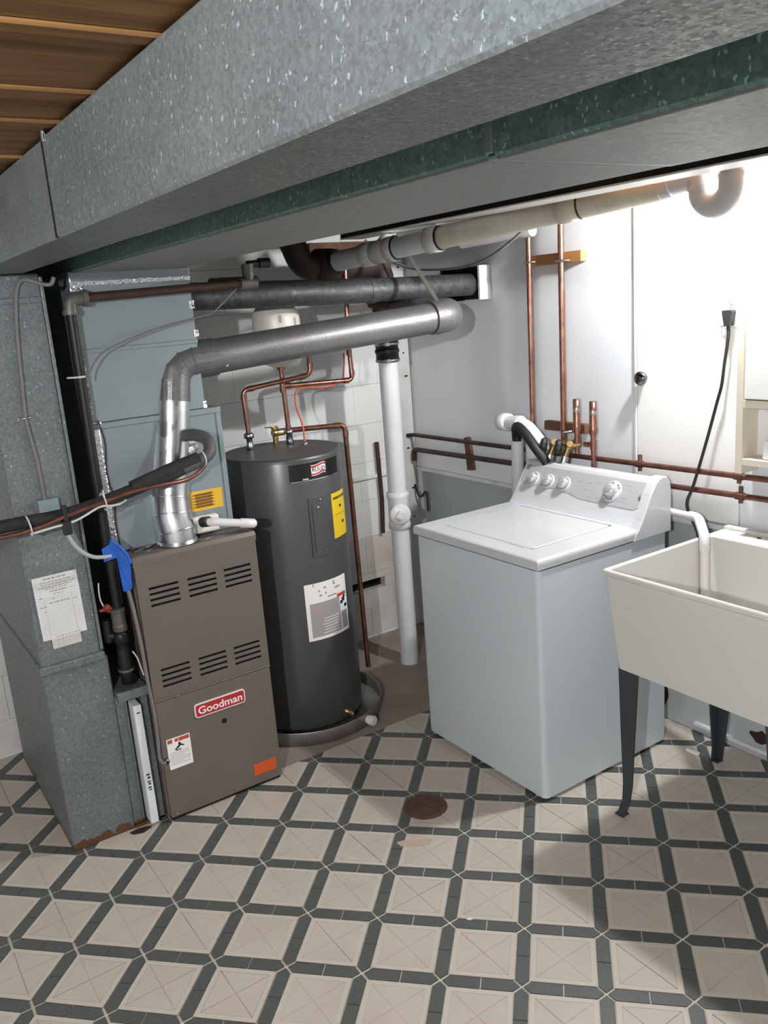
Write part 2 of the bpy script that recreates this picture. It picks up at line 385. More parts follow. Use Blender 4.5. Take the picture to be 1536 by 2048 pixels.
U = 0.3048 / math.sqrt(2); ST = U / math.sqrt(2)
def clip(poly, a, b, c):        # keep a*x+b*y<=c
    out = []
    for i in range(len(poly)):
        p = poly[i]; q = poly[(i + 1) % len(poly)]
        dp = a * p[0] + b * p[1] - c; dq = a * q[0] + b * q[1] - c
        if dp <= 0: out.append(p)
        if dp * dq < 0:
            t = dp / (dp - dq); out.append((p[0] + (q[0] - p[0]) * t, p[1] + (q[1] - p[1]) * t))
    return out
def clipall(poly):
    cx = sum(p[0] for p in poly) / len(poly); cy = sum(p[1] for p in poly) / len(poly)
    poly = clip(poly, -1, 0, -0.002); 
    if poly: poly = clip(poly, 0, 1, 0.043)
    if poly and cy > -1.40: poly = clip(poly, -1, 0, -0.888)
    if len(poly) < 3: return None
    A = 0.5 * sum(poly[i][0] * poly[(i + 1) % len(poly)][1] - poly[(i + 1) % len(poly)][0] * poly[i][1] for i in range(len(poly)))
    return poly if A > 2e-5 else None
def lat(a, b):  # lattice coords (in cells) -> floor xy
    return (1.07 + ST * (a - b), -1.70 + ST * (a + b))
def topx(p):
    d = Vector((p[0], p[1], 0)) - CAM
    zc = d.dot(RZ)
    if zc < 0.1: return None
    return 768 + 1699.8 * d.dot(RX) / zc, 1024 + 1699.8 * d.dot(RY) / zc
def inview(pts, mar=40):
    q = [topx(p) for p in pts]
    q = [x for x in q if x]
    return any(-mar < x < 1536 + mar and -mar < y < 2048 + mar for x, y in q)
BW = 0.0385 / U / 2; GR = 0.0048 / U / 2; RIM = 0.0135 / U; CH = BW
def cream_mesh(mb, i, j, dirty):
    lo = BW + GR; c = 0.5
    sq = [(lo, lo), (1 - lo, lo), (1 - lo, 1 - lo), (lo, 1 - lo)]
    P = lambda a, b: lat(i + a, j + b)
    def pr(poly, z0, z1, mt):
        q = clipall([P(*p) for p in poly])
        if q: mb.prism(q, z0, z1, mt)
    pr(sq, -0.0042, -0.0008, 2)
    inn = lo + RIM
    for k in range(4):   # raised rim, four mitred strips
        a = sq[k]; b = sq[(k + 1) % 4]
        I = [(inn, inn), (1 - inn, inn), (1 - inn, 1 - inn), (inn, 1 - inn)]
        pr([a, b, I[(k + 1) % 4], I[k]], -0.0042, 0.0, 1)
    g = 0.0019 / U; e = 0.0013 / U
    a0 = inn + e
    tri = [(a0 + g, a0), (1 - a0 - g, a0), (0.5, 0.5 - g)]
    if (i + j) % 2 and dirty >= 0:      # the real tile seam runs along this diagonal
        d_ = 0.0017 / U
        pr([(inn, 1 - inn - d_), (1 - inn - d_, inn), (1 - inn, inn + d_), (inn + d_, 1 - inn)], -0.0042, -0.0003, 3)
    for k in range(4):
        t = []
        for x, y in tri:
            x -= .5; y -= .5
            for _ in range(k): x, y = -y, x
            t.append((x + .5, y + .5))
        pr(t, -0.0042, -0.0004, 0)
def bar_mesh(mb, i, j, vert):
    # bar along a (or b) from node (i,j) to the next one, with pointed ends, two halves with a fine joint
    w_ = BW - GR * 0.3; e = GR * 1.6; mid = 0.0016 / U
    for h in (0, 1):
        pg = [(e * 1.4, 0), (e * 1.4 + w_, -w_), (0.5 - mid, -w_), (0.5 - mid, w_), (e * 1.4 + w_, w_)]
        if h: pg = [(1 - x, y) for x, y in pg][::-1]
        if vert: pg = [(y, x) for x, y in pg][::-1]
        q = clipall([lat(i + x, j + y) for x, y in pg])
        if q: mb.prism(q, -0.0042, -0.0002, 0)
cells = []; bars = []
for i in range(-20, 24):
    for j in range(-24, 24):
        c = lat(i + .5, j + .5)
        if not (-0.2 < c[0] < 6.4 and -6.0 < c[1] < 0.25): continue
        d = (Vector((c[0], c[1], 0)) - CAM).length
        cells.append((d, i, j, inview([lat(i, j), lat(i + 1, j), lat(i + 1, j + 1), lat(i, j + 1)])))
        for vert in (0, 1):
            c2 = lat(i + (0 if vert else .5), j + (.5 if vert else 0))
            bars.append(((Vector((c2[0], c2[1], 0)) - CAM).length, i, j, vert, inview([lat(i, j), c2, lat(i + (0 if vert else 1), j + (1 if vert else 0))])))
cells.sort(); bars.sort()
n = 0; rest = MB()
for d, i, j, vis in cells:
    one = vis and n < 290
    t = MB() if one else rest
    dirty = random.random() < 0.22
    cream_mesh(t, i, j, dirty)
    if one and t.v:
        build('cream_tile', t, ['tile', 'tile_w', 'groove_d' if dirty else 'groove', random.choice(['groove_d', 'groove', 'groove_d', 'seam_dark'])], floor); n += 1
o = build('cream_tile_field', rest, ['tile', 'tile_w', 'groove', 'groove_d'], floor); o['kind'] = 'stuff'
n = 0; rest = MB()
for d, i, j, vert, vis in bars:
    one = vis and n < 295
    t = MB() if one else rest
    bar_mesh(t, i, j, vert)
    if one and t.v:
        build('green_bar_tile', t, ['green'], floor); n += 1
o = build('green_bar_field', rest, ['green'], floor); o['kind'] = 'stuff'

# ---- left wall: painted concrete block
mb = MB(); mb.box((-0.20, -6.2, 0.0), (-0.05, 0.15, 2.36))
wall_left = struct('wall_left', mb, 'mortar')
rows = [(0.0, 0.16)] + [(0.161 + .2 * q_, 0.36 + .2 * q_) for q_ in range(10)]
for k, (z0, z1) in enumerate(rows):
    y = -0.002 - (0.2 if k % 2 else 0.0)
    edges = [0.045] if k % 2 == 0 else [0.045, y]
    yy = edges[-1]
    while yy > -3.4:
        yy -= 0.40; edges.append(yy)
    for a, b in zip(edges, edges[1:]):
        segs = [(z0, z1, a, b)]
        if k == 1 and b < -0.25 and a > -0.62:      # the slot knocked out behind the copper pipe
            segs = [(z0, 0.265, a, b), (0.322, z1, a, b)]
            if a > -0.25: segs.append((0.266, 0.321, a, -0.252))
            if b < -0.60: segs.append((0.266, 0.321, -0.60, b))
        for s0, s1, ya, yb in segs:
            t = MB(); t.box((-0.09, yb + 0.0005, s0), (random.uniform(-0.0006, 0.0004), ya - 0.0005, s1), 0.0009, seg=1)
            build('concrete_block', t, 'block_low' if z0 < 0.5 else 'block', wall_left)
t = MB(); t.box((-0.052, -0.60, 0.262), (-0.046, -0.25, 0.325)); build('slot_shadow_board', t, 'hole', wall_left)
mb = MB(); mb.box((0.0, -3.2, 0.872), (0.016, -0.05, 0.892), 0.004)
struct('trim_1', mb, 'trim')
mb = MB(); mb.box((0.0, -3.2, -0.001), (0.006, -0.06, 0.010), 0.002)
struct('baseboard_left', mb, 'trim')

# ---- right wall: smooth painted panels above, set-back concrete below
mb = MB(); mb.box((-0.15, 0.046, 0.0), (6.6, 0.16, 0.885)); 
wall_right = struct('wall_right', mb, 'wall_low')
for a, b in ((0.0, 1.506), (1.962, 3.2), (3.203, 4.42), (4.423, 6.4)):
    t = MB(); t.box((a, 0.0, 0.893), (b, 0.05, 2.36)); build('wall_panel', t, 'wall', wall_right)
t = MB(); t.box((1.50, 0.0, 2.10), (1.97, 0.05, 2.36)); t.box((1.50, 0.012, 0.893), (1.97, 0.05, 2.1)); build('wall_panel', t, 'wall', wall_right)
mb = MB(); mb.box((0.0, -0.012, 0.872), (6.4, 0.046, 0.892), 0.004)
struct('trim_2', mb, 'trim')
# hatch door with its round knob
mb = MB(); mb.box((1.512, -0.004, 0.90), (1.956, 0.012, 2.094), 0.003)
door = struct('door_1', mb, 'white_paint')
t = MB(); t.lathe([(0.0, 0), (0.013, 0), (0.013, -.010), (0.026, -.018), (0.0275, -.028), (0.022, -.036), (0.010, -.039), (0.0, -.0395)][::-1], (1.548, -0.004, 1.412), (0, 1, 0), 28)
build('door_knob', t, 'knob_dark', door)
mb = MB(); mb.box((1.498, -0.007, 0.90), (1.511, 0.0, 2.09), 0.003)
struct('trim_3', mb, 'trim')
# corner post and wall head plate
mb = MB(); mb.box((0.001, -0.095, 0.0), (0.028, -0.012, 2.10), 0.003)
post = struct('trim_4', mb, 'trim')
for z in (0.62, 0.78, 1.0, 1.38, 1.5, 1.72, 1.93):
    t = MB(); t.cyl((0.028, -0.05 + random.uniform(-.02, .02), z), (0.031, -0.05, z), 0.004, 8); build('nail_head', t, 'iron', post)
mb = MB(); mb.box((0.0, -0.040, 2.082), (6.4, 0.0, 2.112), 0.004)
struct('trim_5', mb, 'trim')
mb = MB(); mb.box((1.76, 0.026, 0.030), (2.9, 0.046, 0.045), 0.003)
base_r = struct('baseboard_right', mb, 'trim')
random.seed(3)
for (x, z, sx, sz) in ((2.045, 0.085, 0.05, 0.03), (1.86, 0.045, 0.035, 0.018), (1.60, 0.10, 0.03, 0.05), (2.20, 0.07, .06, .03)):
    t = MB(); pg = [(x + sx * math.cos(a) * random.uniform(.6, 1.1), z + sz * math.sin(a) * random.uniform(.5, 1.1)) for a in [k * PI / 6 for k in range(12)]]
    t.extr(pg, lambda u, v, tt: (u, tt, v), 0.0447, 0.0465); build('peeled_patch', t, 'cast', wall_right)
# remaining walls of the basement, out of view behind the camera
mb = MB(); mb.box((6.4, -6.2, 0), (6.55, 0.15, 2.36)); struct('wall_far', mb, 'wall')
mb = MB(); mb.box((-0.15, -6.35, 0), (6.55, -6.2, 2.36)); struct('wall_front', mb, 'wall')

# ---- ceiling: board subfloor on pine joists
mb = MB(); mb.box((-0.15, -6.3, 2.345), (6.55, 0.15, 2.38))
ceiling = struct('ceiling', mb, 'deck')
k = -0.12
while k < 6.5:
    t = MB(); t.box((k, -6.3, 2.334), (k + 0.137, 0.1, 2.346)); build('subfloor_board', t, 'deck', ceiling); k += 0.14
for x in (0.10, 0.50, 0.91, 1.32, 1.735, 2.07, 2.283, 2.578, 2.98, 3.39, 3.80, 4.20, 4.61, 5.02, 5.42, 5.83, 6.24):
    t = MB(); t.box((x - 0.038, -6.2, 2.112), (x, 0.0, 2.336), 0.003, seg=1); build('ceiling_joist', t, 'joist', ceiling)
JX = [0.91, 1.32, 1.735, 2.07, 2.283, 2.578, 2.98, 3.39]
for a, b in zip(JX, JX[1:]):
    t = MB(); t.box((a + .002, -3.6, 2.115 + .004 * random.random()), (b - .040, -2.03, 2.150), 0.003, seg=1); build('blocking_board', t, 'joist', ceiling)

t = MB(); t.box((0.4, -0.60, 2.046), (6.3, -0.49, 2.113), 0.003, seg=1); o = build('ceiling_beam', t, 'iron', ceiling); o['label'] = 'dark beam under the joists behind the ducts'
t = MB(); t.box((0.4, -0.602, 2.040), (6.3, -0.488, 2.0465), 0.002, seg=1); o = build('lit_beam_soffit', t, 'white_paint', ceiling); o['label'] = 'underside of the beam, coloured white to look lit'  # light on the beam's underside is put into its white colour

# ================================================================== DUCTS
def duct_box(mb, lo, hi, bev=0.004): mb.box(lo, hi, bev, seg=1)
D1 = (2.4, -2.19, 1.93)
t1 = thing('return_trunk_duct', 'long galvanised return duct trunk overhead nearest the viewer, with a black seam', 'duct', D1)
part('duct_section', 'galv_bright', t1, lambda b: duct_box(b, (0.02, -2.188, 1.931), (1.966, -2.033, 2.108)))
part('duct_section', 'galv_bright', t1, lambda b: duct_box(b, (1.971, -2.190, 1.93), (5.6, -2.03, 2.109)))
part('seam_strip', 'hole', t1, lambda b: b.box((1.965, -2.1912, 1.931), (1.972, -2.034, 2.107)), 'black gap between the two duct sections')
part('hanger_strap', 'galv_plain', t1, lambda b: (b.box((1.985, -2.194, 2.098), (1.998, -2.190, 2.150), 0.001), b.box((1.985, -2.194, 2.096), (1.998, -2.188, 2.110), .001)))
D2 = (2.4, -1.88, 1.93)
t2 = thing('supply_trunk_duct', 'green-tinted galvanised supply duct trunk behind the nearest overhead duct', 'duct', D2)
part('duct_section', 'galv_teal', t2, lambda b: duct_box(b, (0.02, -1.879, 1.931), (2.853, -1.531, 2.108)))
part('duct_section', 'galv_teal', t2, lambda b: duct_box(b, (2.858, -1.880, 1.93), (5.6, -1.530, 2.109)))
part('drive_cleat', 'galv_plain', t2, lambda b: (b.box((2.848, -1.885, 1.934), (2.862, -1.878, 2.100), 0.002), b.box((2.848, -1.88, 1.927), (2.862, -1.53, 1.933), .002)))
for xa, xb, zz in ((0.03, 2.846, 1.9275), (2.864, 5.6, 1.9265)):
    part('bottom_panel', 'galv_under', t2, lambda b, xa=xa, xb=xb, zz=zz: b.box((xa, -1.874, zz), (xb, -1.533, 1.9315), 0.001, seg=1), 'smoother grey underside sheet')

# return drop with its transition lip, standing lips and filter rack
R0 = (0.5, -2.09, 0)
rd = thing('return_drop_duct', 'tall galvanised return duct standing on the floor left of the furnace', 'duct', R0)
part('upper_duct', 'galv_drop', rd, lambda b: duct_box(b, (0.10, -2.188, 0.66), (0.90, -1.992, 1.930)))
part('lower_duct', 'galv_drop', rd, lambda b: duct_box(b, (0.08, -2.19, 0.0), (0.897, -1.972, 0.672)))
part('transition_lip', 'galv_drop', rd, lambda b: b.box((0.09, -2.196, 0.662), (0.912, -1.982, 0.694), 0.006))
part('corner_flange', 'galv_drop', rd, lambda b: (b.box((0.884, -1.994, 0.70), (0.908, -1.984, 1.92), 0.002), b.box((0.86, -1.992, 0.70), (0.884, -1.982, 1.92), 0.002)))
part('drive_cleat', 'galv_drop', rd, lambda b: b.box((0.12, -2.192, 1.842), (0.905, -1.988, 1.862), 0.003))
part('corner_flange', 'galv_drop', rd, lambda b: (b.box((0.86, -1.974, 0.02), (0.905, -1.945, 0.515), 0.004), b.box((0.84, -1.955, 0.02), (0.90, -1.935, 0.515), .003)))
def rack(b):
    b.box((0.24, -1.97, 0.0), (0.88, -1.93, 0.50), 0.003); b.box((0.24, -1.886, 0.0), (0.90, -1.862, 0.50), 0.003)
    b.box((0.24, -1.97, 0.50), (0.93, -1.862, 0.535), 0.004); b.box((0.24, -1.97, 0.0), (0.90, -1.86, 0.012), 0.002)
part('filter_rack', 'galv_drop', rd, rack)
fl = thing('air_filter', 'thin white cardboard furnace filter slid into the slot beside the furnace', 'filter', (0.6, -1.908, 0.012))
part('cardboard_frame', 'filter_w', fl, lambda b: b.box((0.30, -1.925, 0.014), (0.935, -1.897, 0.475), 0.002, seg=1))
def fmarks(b):
    for k, (z, h) in enumerate(((0.205, .008), (0.192, .010), (0.178, .006), (0.168, .009), (0.155, .007), (0.146, .006), (.445, .006))):
        b.box((0.9348, -1.917 + (k % 2) * .003, z), (0.9358, -1.905, z + h * .7))
part('print', 'black_p', fl, fmarks, 'small dark printing')
# papers
def paper(name, label, y0, y1, z0, z1, x, mt, tilt, th, group=None):
    c = ((y0 + y1) / 2, (z0 + z1) / 2); r = math.radians(tilt)
    def P(u, v, xx): return (xx, c[0] + (u * math.cos(r) - v * math.sin(r)), c[1] + (u * math.sin(r) + v * math.cos(r)))
    hw = (y1 - y0) / 2; hh = (z1 - z0) / 2
    o = thing(name, label, 'paper', (x, c[0], c[1]))
    part('sheet', mt, o, lambda b: b.extr([(-hw, -hh), (hw, -hh), (hw, hh), (-hw, hh)], P, x, x + th))
    return o, P, hw, hh, x + th + 0.0004
pp, P, hw, hh, px_ = paper('service_form', 'white printed service form taped to the galvanised return duct', -2.168, -2.027, 0.780, 0.994, 0.9035, 'paper', 0.8, 0.0012)
def dashes(b, rows_):
    rnd = random.Random(5)
    for (v, u0, u1, h) in rows_:
        u = u0
        while u < u1:
            L = rnd.uniform(.004, .011); L = min(L, u1 - u)
            b.add([P(u, v, px_), P(u + L, v, px_), P(u + L, v + h, px_), P(u, v + h, px_)], [(0, 1, 2, 3)]); u += L + rnd.uniform(.0015, .004)
part('heading_print', 'grey_p', pp, lambda b: dashes(b, [(.094, -.035, .035, .006), (.0845, -.048, .05, .003), (.076, -.045, .06, .003), (.068, -.056, .05, .003), (.061, -.035, .035, .003), (.051, -.022, .03, .005), (.042, -.012, .02, .003), (.052, .042, .06, .002)]))
def rules(b):
    for k in range(17):
        v = .034 - k * .0078
        b.add([P(-.064, v, px_), P(.064, v, px_), P(.064, v + .0005, px_), P(-.064, v + .0005, px_)], [(0, 1, 2, 3)])
    for u in (-.045, .042):
        b.add([P(u, -.1, px_), P(u + .0008, -.1, px_), P(u + .0008, .034, px_), P(u, .034, px_)], [(0, 1, 2, 3)])
part('ruled_lines', 'grey_p', pp, rules)
part('handwriting', 'grey_p', pp, lambda b: dashes(b, [(.035, -.058, -.048, .004), (.027, -.02, -.01, .003), (.013, -.03, .035, .004), (.012, .046, .060, .003), (.004, -.06, -.04, .003), (-.012, -.05, -.045, .003), (-.103, -.03, .05, .003)]))
pp2, P2, hw, hh, px2 = paper('small_note', 'small greyed slip of ruled paper under the service form', -2.140, -2.048, 0.745, 0.830, 0.9015, 'paper_old', 1.0, 0.0010)
def rules2(b):
    for v in (-.028, -.016, -.006):
        b.add([P2(-.044, v, px2), P2(.044, v, px2), P2(.044, v + .0007, px2), P2(-.044, v + .0007, px2)], [(0, 1, 2, 3)])
    for u in (-.028, -.012):
        b.add([P2(u, -.04, px2), P2(u + .0012, -.04, px2), P2(u + .0012, 0, px2), P2(u, 0, px2)], [(0, 1, 2, 3)])
part('ruled_lines', 'grey_p', pp2, rules2)
# control cable running down the drop to a small steel box
cb = thing('control_cable', 'grey control cable looping down the face of the return duct', 'cable', (0.905, -2.09, 1.25))
part('cable_run', 'cable_grey', cb, lambda b: b.tube(smooth_path([(0.93, -1.955, 1.915), (0.925, -1.965, 1.895), (0.915, -1.99, 1.897), (0.908, -2.03, 1.912), (0.907, -2.055, 1.900), (0.907, -2.070, 1.85), (0.907, -2.083, 1.75), (0.907, -2.098, 1.55), (0.907, -2.100, 1.48), (0.907, -2.090, 1.36), (0.907, -2.088, 1.24)]), 0.0065, 10))
part('cable_clip', 'nickel', cb, lambda b: (b.tube([(0.902, -2.118, 1.500), (0.912, -2.106, 1.502), (0.912, -2.094, 1.502), (0.902, -2.083, 1.503)], 0.003, 6), b.cyl((0.899, -2.121, 1.50), (0.904, -2.121, 1.50), 0.005, 8)))
jb = tag(build('junction_box', (lambda b: (b.box((0.901, -2.112, 1.170), (0.925, -2.049, 1.243), 0.003), b)[-1])(MB()), 'steel_box', None, (0, 0, 0)), 'small blue-grey metal switch box on the face of the return duct', 'electrical box')

# ================================================================== FURNACE
F = (0.593, -1.631, 0)
fu = thing('gas_furnace', 'taupe upright gas furnace with slotted front doors and a red name badge', 'furnace', F)
FY0, FY1, FX0, FX1 = -1.858, -1.404, 0.233, 0.953
def cabinet(b):
    b.box((FX0, FY0, 0.012), (FX1 - 0.022, FY1, 0.985), 0.004, seg=1)
part('cabinet', 'taupe', fu, cabinet)
part('base_rail', 'iron', fu, lambda b: b.box((FX0 + .01, FY0 + .006, 0.0), (FX1 - .014, FY1 - .006, 0.014)))
part('top_panel', 'taupe_dark', fu, lambda b: b.box((FX0, FY0 - .001, 0.985), (FX1 - 0.004, FY1 + .001, 1.0), 0.006))
slots = []
for (zt) in (0.886, 0.587):
    for (a, c) in ((-1.816, -1.711), (-1.677, -1.572), (-1.541, -1.437)):
        for k in range(4):
            slots.append((a, c, zt - k * 0.0205 - 0.0085, zt - k * 0.0205))
def upper_door(b):
    us = sorted({FY0 + .003, FY1 - .003} | {s[0] for s in slots} | {s[1] for s in slots})
    vs = sorted({0.478, 0.972} | {s[2] for s in slots} | {s[3] for s in slots})
    b.grid(us, vs, slots, lambda u, v: (FX1, u, v))
    # returned edges and slot reveals
    a0, a1, z0, z1 = FY0 + .003, FY1 - .003, 0.478, 0.972
    for (p, q) in (((a0, z0), (a1, z0)), ((a1, z0), (a1, z1)), ((a1, z1), (a0, z1)), ((a0, z1), (a0, z0))):
        b.add([(FX1, *p), (FX1, *q), (FX1 - .021, *q), (FX1 - .021, *p)], [(0, 3, 2, 1)])
    for (y0, y1, s0, s1) in slots:
        b.add([(FX1, y0, s1), (FX1, y1, s1), (FX1 - .010, y1, s1 - .004), (FX1 - .010, y0, s1 - .004)], [(0, 1, 2, 3)])
        b.add([(FX1 - .006, y0, s0 - .001), (FX1 - .006, y1, s0 - .001), (FX1, y1, s0), (FX1, y0, s0)], [(0, 1, 2, 3)])
ud = part('upper_door', 'taupe', fu, upper_door)
for zt in (0.886, 0.587):
    t = MB(); t.box((FX1 - .020, -1.83, zt - .09), (FX1 - .014, -1.43, zt + .01)); build('slot_recess', t, 'hole', ud)
part('lower_door', 'taupe', fu, lambda b: (b.box((FX1 - 0.021, FY0 + .003, 0.014), (FX1 - .001, FY1 - .003, 0.468), 0.004)))
part('door_ledge', 'taupe', fu, lambda b: b.extr([(FX1 - .02, .466), (FX1 - .004, .466), (FX1 + .002, .472), (FX1 + .001, .475), (FX1 - .006, .480), (FX1 - .02, .486)], lambda u, v, y: (u, y, v), FY0 + .003, FY1 - .003))
part('front_hood', 'taupe', fu, lambda b: b.extr([(FX1 - .022, .966), (FX1 + .002, .966), (FX1 + .002, .985), (FX1 - .006, .998), (FX1 - .022, .998)], lambda u, v, y: (u, y, v), FY0, FY1))
def rrect(w_, h, r, n=5):
    out = []
    for cx, cy, a0 in ((w_ / 2 - r, h / 2 - r, 0), (-w_ / 2 + r, h / 2 - r, 90), (-w_ / 2 + r, -h / 2 + r, 180), (w_ / 2 - r, -h / 2 + r, 270)):
        for k in range(n + 1):
            a = math.radians(a0 + 90 * k / n); out.append((cx + r * math.cos(a), cy + r * math.sin(a)))
    return out
BY, BZ = -1.620, 0.3915
def emb(b):
    b.extr(rrect(0.197, 0.053, 0.011), lambda u, v, x: (x, BY + u, BZ + v + u * .006), FX1 - .001, FX1 + .004, 0)
    b.extr(rrect(0.189, 0.045, 0.008), lambda u, v, x: (x, BY + u, BZ + v + u * .006), FX1 + .004, FX1 + .0052, 1)
em = part('name_badge', ['white_p', 'red'], fu, emb, 'red rounded badge with white lettering')
t = MB(); t.text('Goodman', lambda x, y: (FX1 + .0058, BY + x * 1.08, BZ + y + x * .006), 0.040, 0, 0, -0.0135, bold=0.0007, align='CENTER'); build('lettering', t, 'white_p', em)
part('sight_glass', 'hole', fu, lambda b: b.cyl((FX1 - .004, -1.612, 0.318), (FX1 + .0005, -1.612, 0.318), 0.010, 16), 'small round sight hole')
def wl(b):
    q = lambda y0, y1, z0, z1, x0, x1, mt: b.box((x0, y0, z0), (x1, y1, z1), 0, mt)
    q(-1.835, -1.748, 0.202, 0.320, FX1 - .001, FX1 + .0006, 0)
    q(-1.832, -1.814, 0.3025, 0.3165, FX1, FX1 + .0009, 1); q(-1.805, -1.792, 0.3035, 0.3155, FX1, FX1 + .0009, 1); q(-1.790, -1.751, 0.3025, 0.3165, FX1, FX1 + .0009, 1)
    for k in range(9): q(-1.828, -1.828 + (0.072 if k % 4 != 3 else 0.05), 0.264 - k * .0058, 0.2655 - k * .0058, FX1, FX1 + .0009, 2)
wlb = part('warning_label', ['white_p', 'red_p', 'grey_p'], fu, wl, 'white warning label with a red header')
def picto(b, cy, cz, x, s):
    for (u0, v0, u1, v1, h) in ((-.013, -.008, -.004, -.001, .004), (-.006, -.004, .004, .006, .006), (.002, .004, .013, -.002, .004), (-.012, -.010, .004, -.010, .003), (-.002, .006, .003, .010, .006)):
        d = Vector((u1 - u0, v1 - v0)).normalized(); nn = Vector((-d.y, d.x)) * h / 2
        pts = [(u0 + nn.x, v0 + nn.y), (u1 + nn.x, v1 + nn.y), (u1 - nn.x, v1 - nn.y), (u0 - nn.x, v0 - nn.y)]
        b.add([(x, cy + u * s, cz + v * s) for u, v in pts], [(3, 2, 1, 0)])
t = MB(); picto(t, -1.79, 0.284, FX1 + .0010, 1.3); build('hazard_symbol', t, 'black_p', wlb)
part('orange_sticker', 'orange', fu, lambda b: b.box((FX1 - .001, -1.522, 0.052), (FX1 + .0007, -1.428, 0.100)), 'plain orange rectangular sticker')
for (y, z) in ((-1.77, .474), (-1.836, .03), (-1.836, .20)):
    part('screw', 'nickel', fu, lambda b, y=y, z=z: b.cyl((FX1, y, z), (FX1 + .004, y, z), 0.005, 8))
# foil and sheet-metal scraps around the vent on the top
def sparkle(b):
    rnd = random.Random(11)
    for k in range(26):
        x = rnd.uniform(.80, .93); y = rnd.uniform(-1.84, -1.56); s_ = rnd.uniform(.006, .016)
        if math.hypot(x - .875, y + 1.665) < .07: continue
        b.add([(x - s_, y - s_, 1.001), (x + s_, y - s_, 1.002), (x + s_ * .6, y + s_, 1.001 + rnd.uniform(.002, .012)), (x - s_, y + s_ * .7, 1.001)], [(0, 1, 2, 3)])
part('foil_tape', 'foil', fu, sparkle, 'crumpled foil tape sealing the furnace top')

# ---- coil cabinet and plenum above the furnace
cc = thing('coil_cabinet', 'galvanised evaporator coil cabinet with a yellow label on top of the furnace', 'coil cabinet', (0.55, -1.66, 1.0))
part('case', 'galv_plain', cc, lambda b: b.box((0.25, -1.885, 1.001), (0.845, -1.440, 1.445), 0.004, seg=1))
part('top_flange', 'galv_plain', cc, lambda b: (b.box((0.24, -1.886, 1.428), (0.852, -1.437, 1.449), 0.003)))
part('front_flange', 'galv_plain', cc, lambda b: b.box((0.842, -1.456, 1.01), (0.850, -1.438, 1.43), 0.002))
def cl(b):
    b.box((0.8445, -1.588, 1.088), (0.8462, -1.468, 1.160), 0, 0)
    b.box((0.8462, -1.572, 1.098), (0.8466, -1.508, 1.150), 0, 1)
    for k in range(5): b.box((0.8466, -1.582, 1.145 - k * .011), (0.8469, -1.50, 1.1475 - k * .011), 0, 2)
part('yellow_label', ['yellow2', 'amber', 'black_p'], cc, cl, 'orange-yellow printed label')
def drainstub(b):
    b.box((0.845, -1.63, 1.010), (0.875, -1.50, 1.072), 0.01)
part('drain_pan_port', 'pvc_cream', cc, drainstub)
def tapes(b):
    rnd = random.Random(4)
    for k in range(14):
        z0 = 1.0 + k * .031
        b.add([(0.846, -1.887, z0), (0.8475 + rnd.uniform(0, .003), -1.868, z0 + rnd.uniform(-.004, .004)), (0.8475 + rnd.uniform(0, .003), -1.868, z0 + .031), (0.846, -1.887, z0 + .031)], [(0, 1, 2, 3)])
    b.box((0.83, -1.889, 1.0), (0.8465, -1.885, 1.44))
part('foil_tape', 'foil', cc, tapes, 'bright foil tape on the front left corner')
pl_ = thing('supply_plenum', 'plain galvanised supply plenum box rising above the coil cabinet', 'duct', (0.55, -1.69, 1.446))
part('plenum_body', 'galv_plain', pl_, lambda b: b.box((0.25, -1.890, 1.450), (0.848, -1.490, 1.899), 0.003, seg=1))
part('cross_seam', 'galv_plain', pl_, lambda b: (b.box((0.846, -1.89, 1.676), (0.853, -1.49, 1.690), 0.002), b.box((.846, -1.885, 1.66), (.8495, -1.60, 1.664))))
def ptape(b):
    rnd = random.Random(6)
    for (y0, y1, z0, z1) in ((-1.892, -1.882, 1.47, 1.67), (-1.498, -1.484, 1.70, 1.722), (-1.503, -1.486, 1.795, 1.820), (-1.498, -1.486, 1.452, 1.475), (-1.892, -1.85, 1.873, 1.900), (-1.89, -1.86, 1.434, 1.452)):
        n_ = max(2, int((z1 - z0) / .012))
        for k in range(n_):
            za = z0 + (z1 - z0) * k / n_; zb = z0 + (z1 - z0) * (k + 1) / n_
            b.add([(.849, y0, za), (.851 + rnd.uniform(0, .004), y1, za + rnd.uniform(-.003, .003)), (.850 + rnd.uniform(0, .004), y1, zb), (.849, y0, zb)], [(0, 1, 2, 3)])
part('foil_tape', 'foil', pl_, ptape, 'scraps of shiny foil tape at the plenum edges')
part('collar', 'galv_plain', pl_, lambda b: b.box((0.24, -1.893, 1.893), (0.853, -1.487, 1.934), 0.006))
def ctape(b):
    rnd = random.Random(8)
    for k in range(16):
        y = -1.892 + k * .025
        b.add([(.8545, y, 1.888 + rnd.uniform(-.002, .002)), (.8545, y + .026, 1.888 + rnd.uniform(-.002, .002)), (.856, y + .026, 1.900), (.856, y, 1.900 + rnd.uniform(0, .004))], [(0, 1, 2, 3)])
part('foil_tape', 'foil', pl_, ctape, 'thin line of foil tape at the plenum collar')

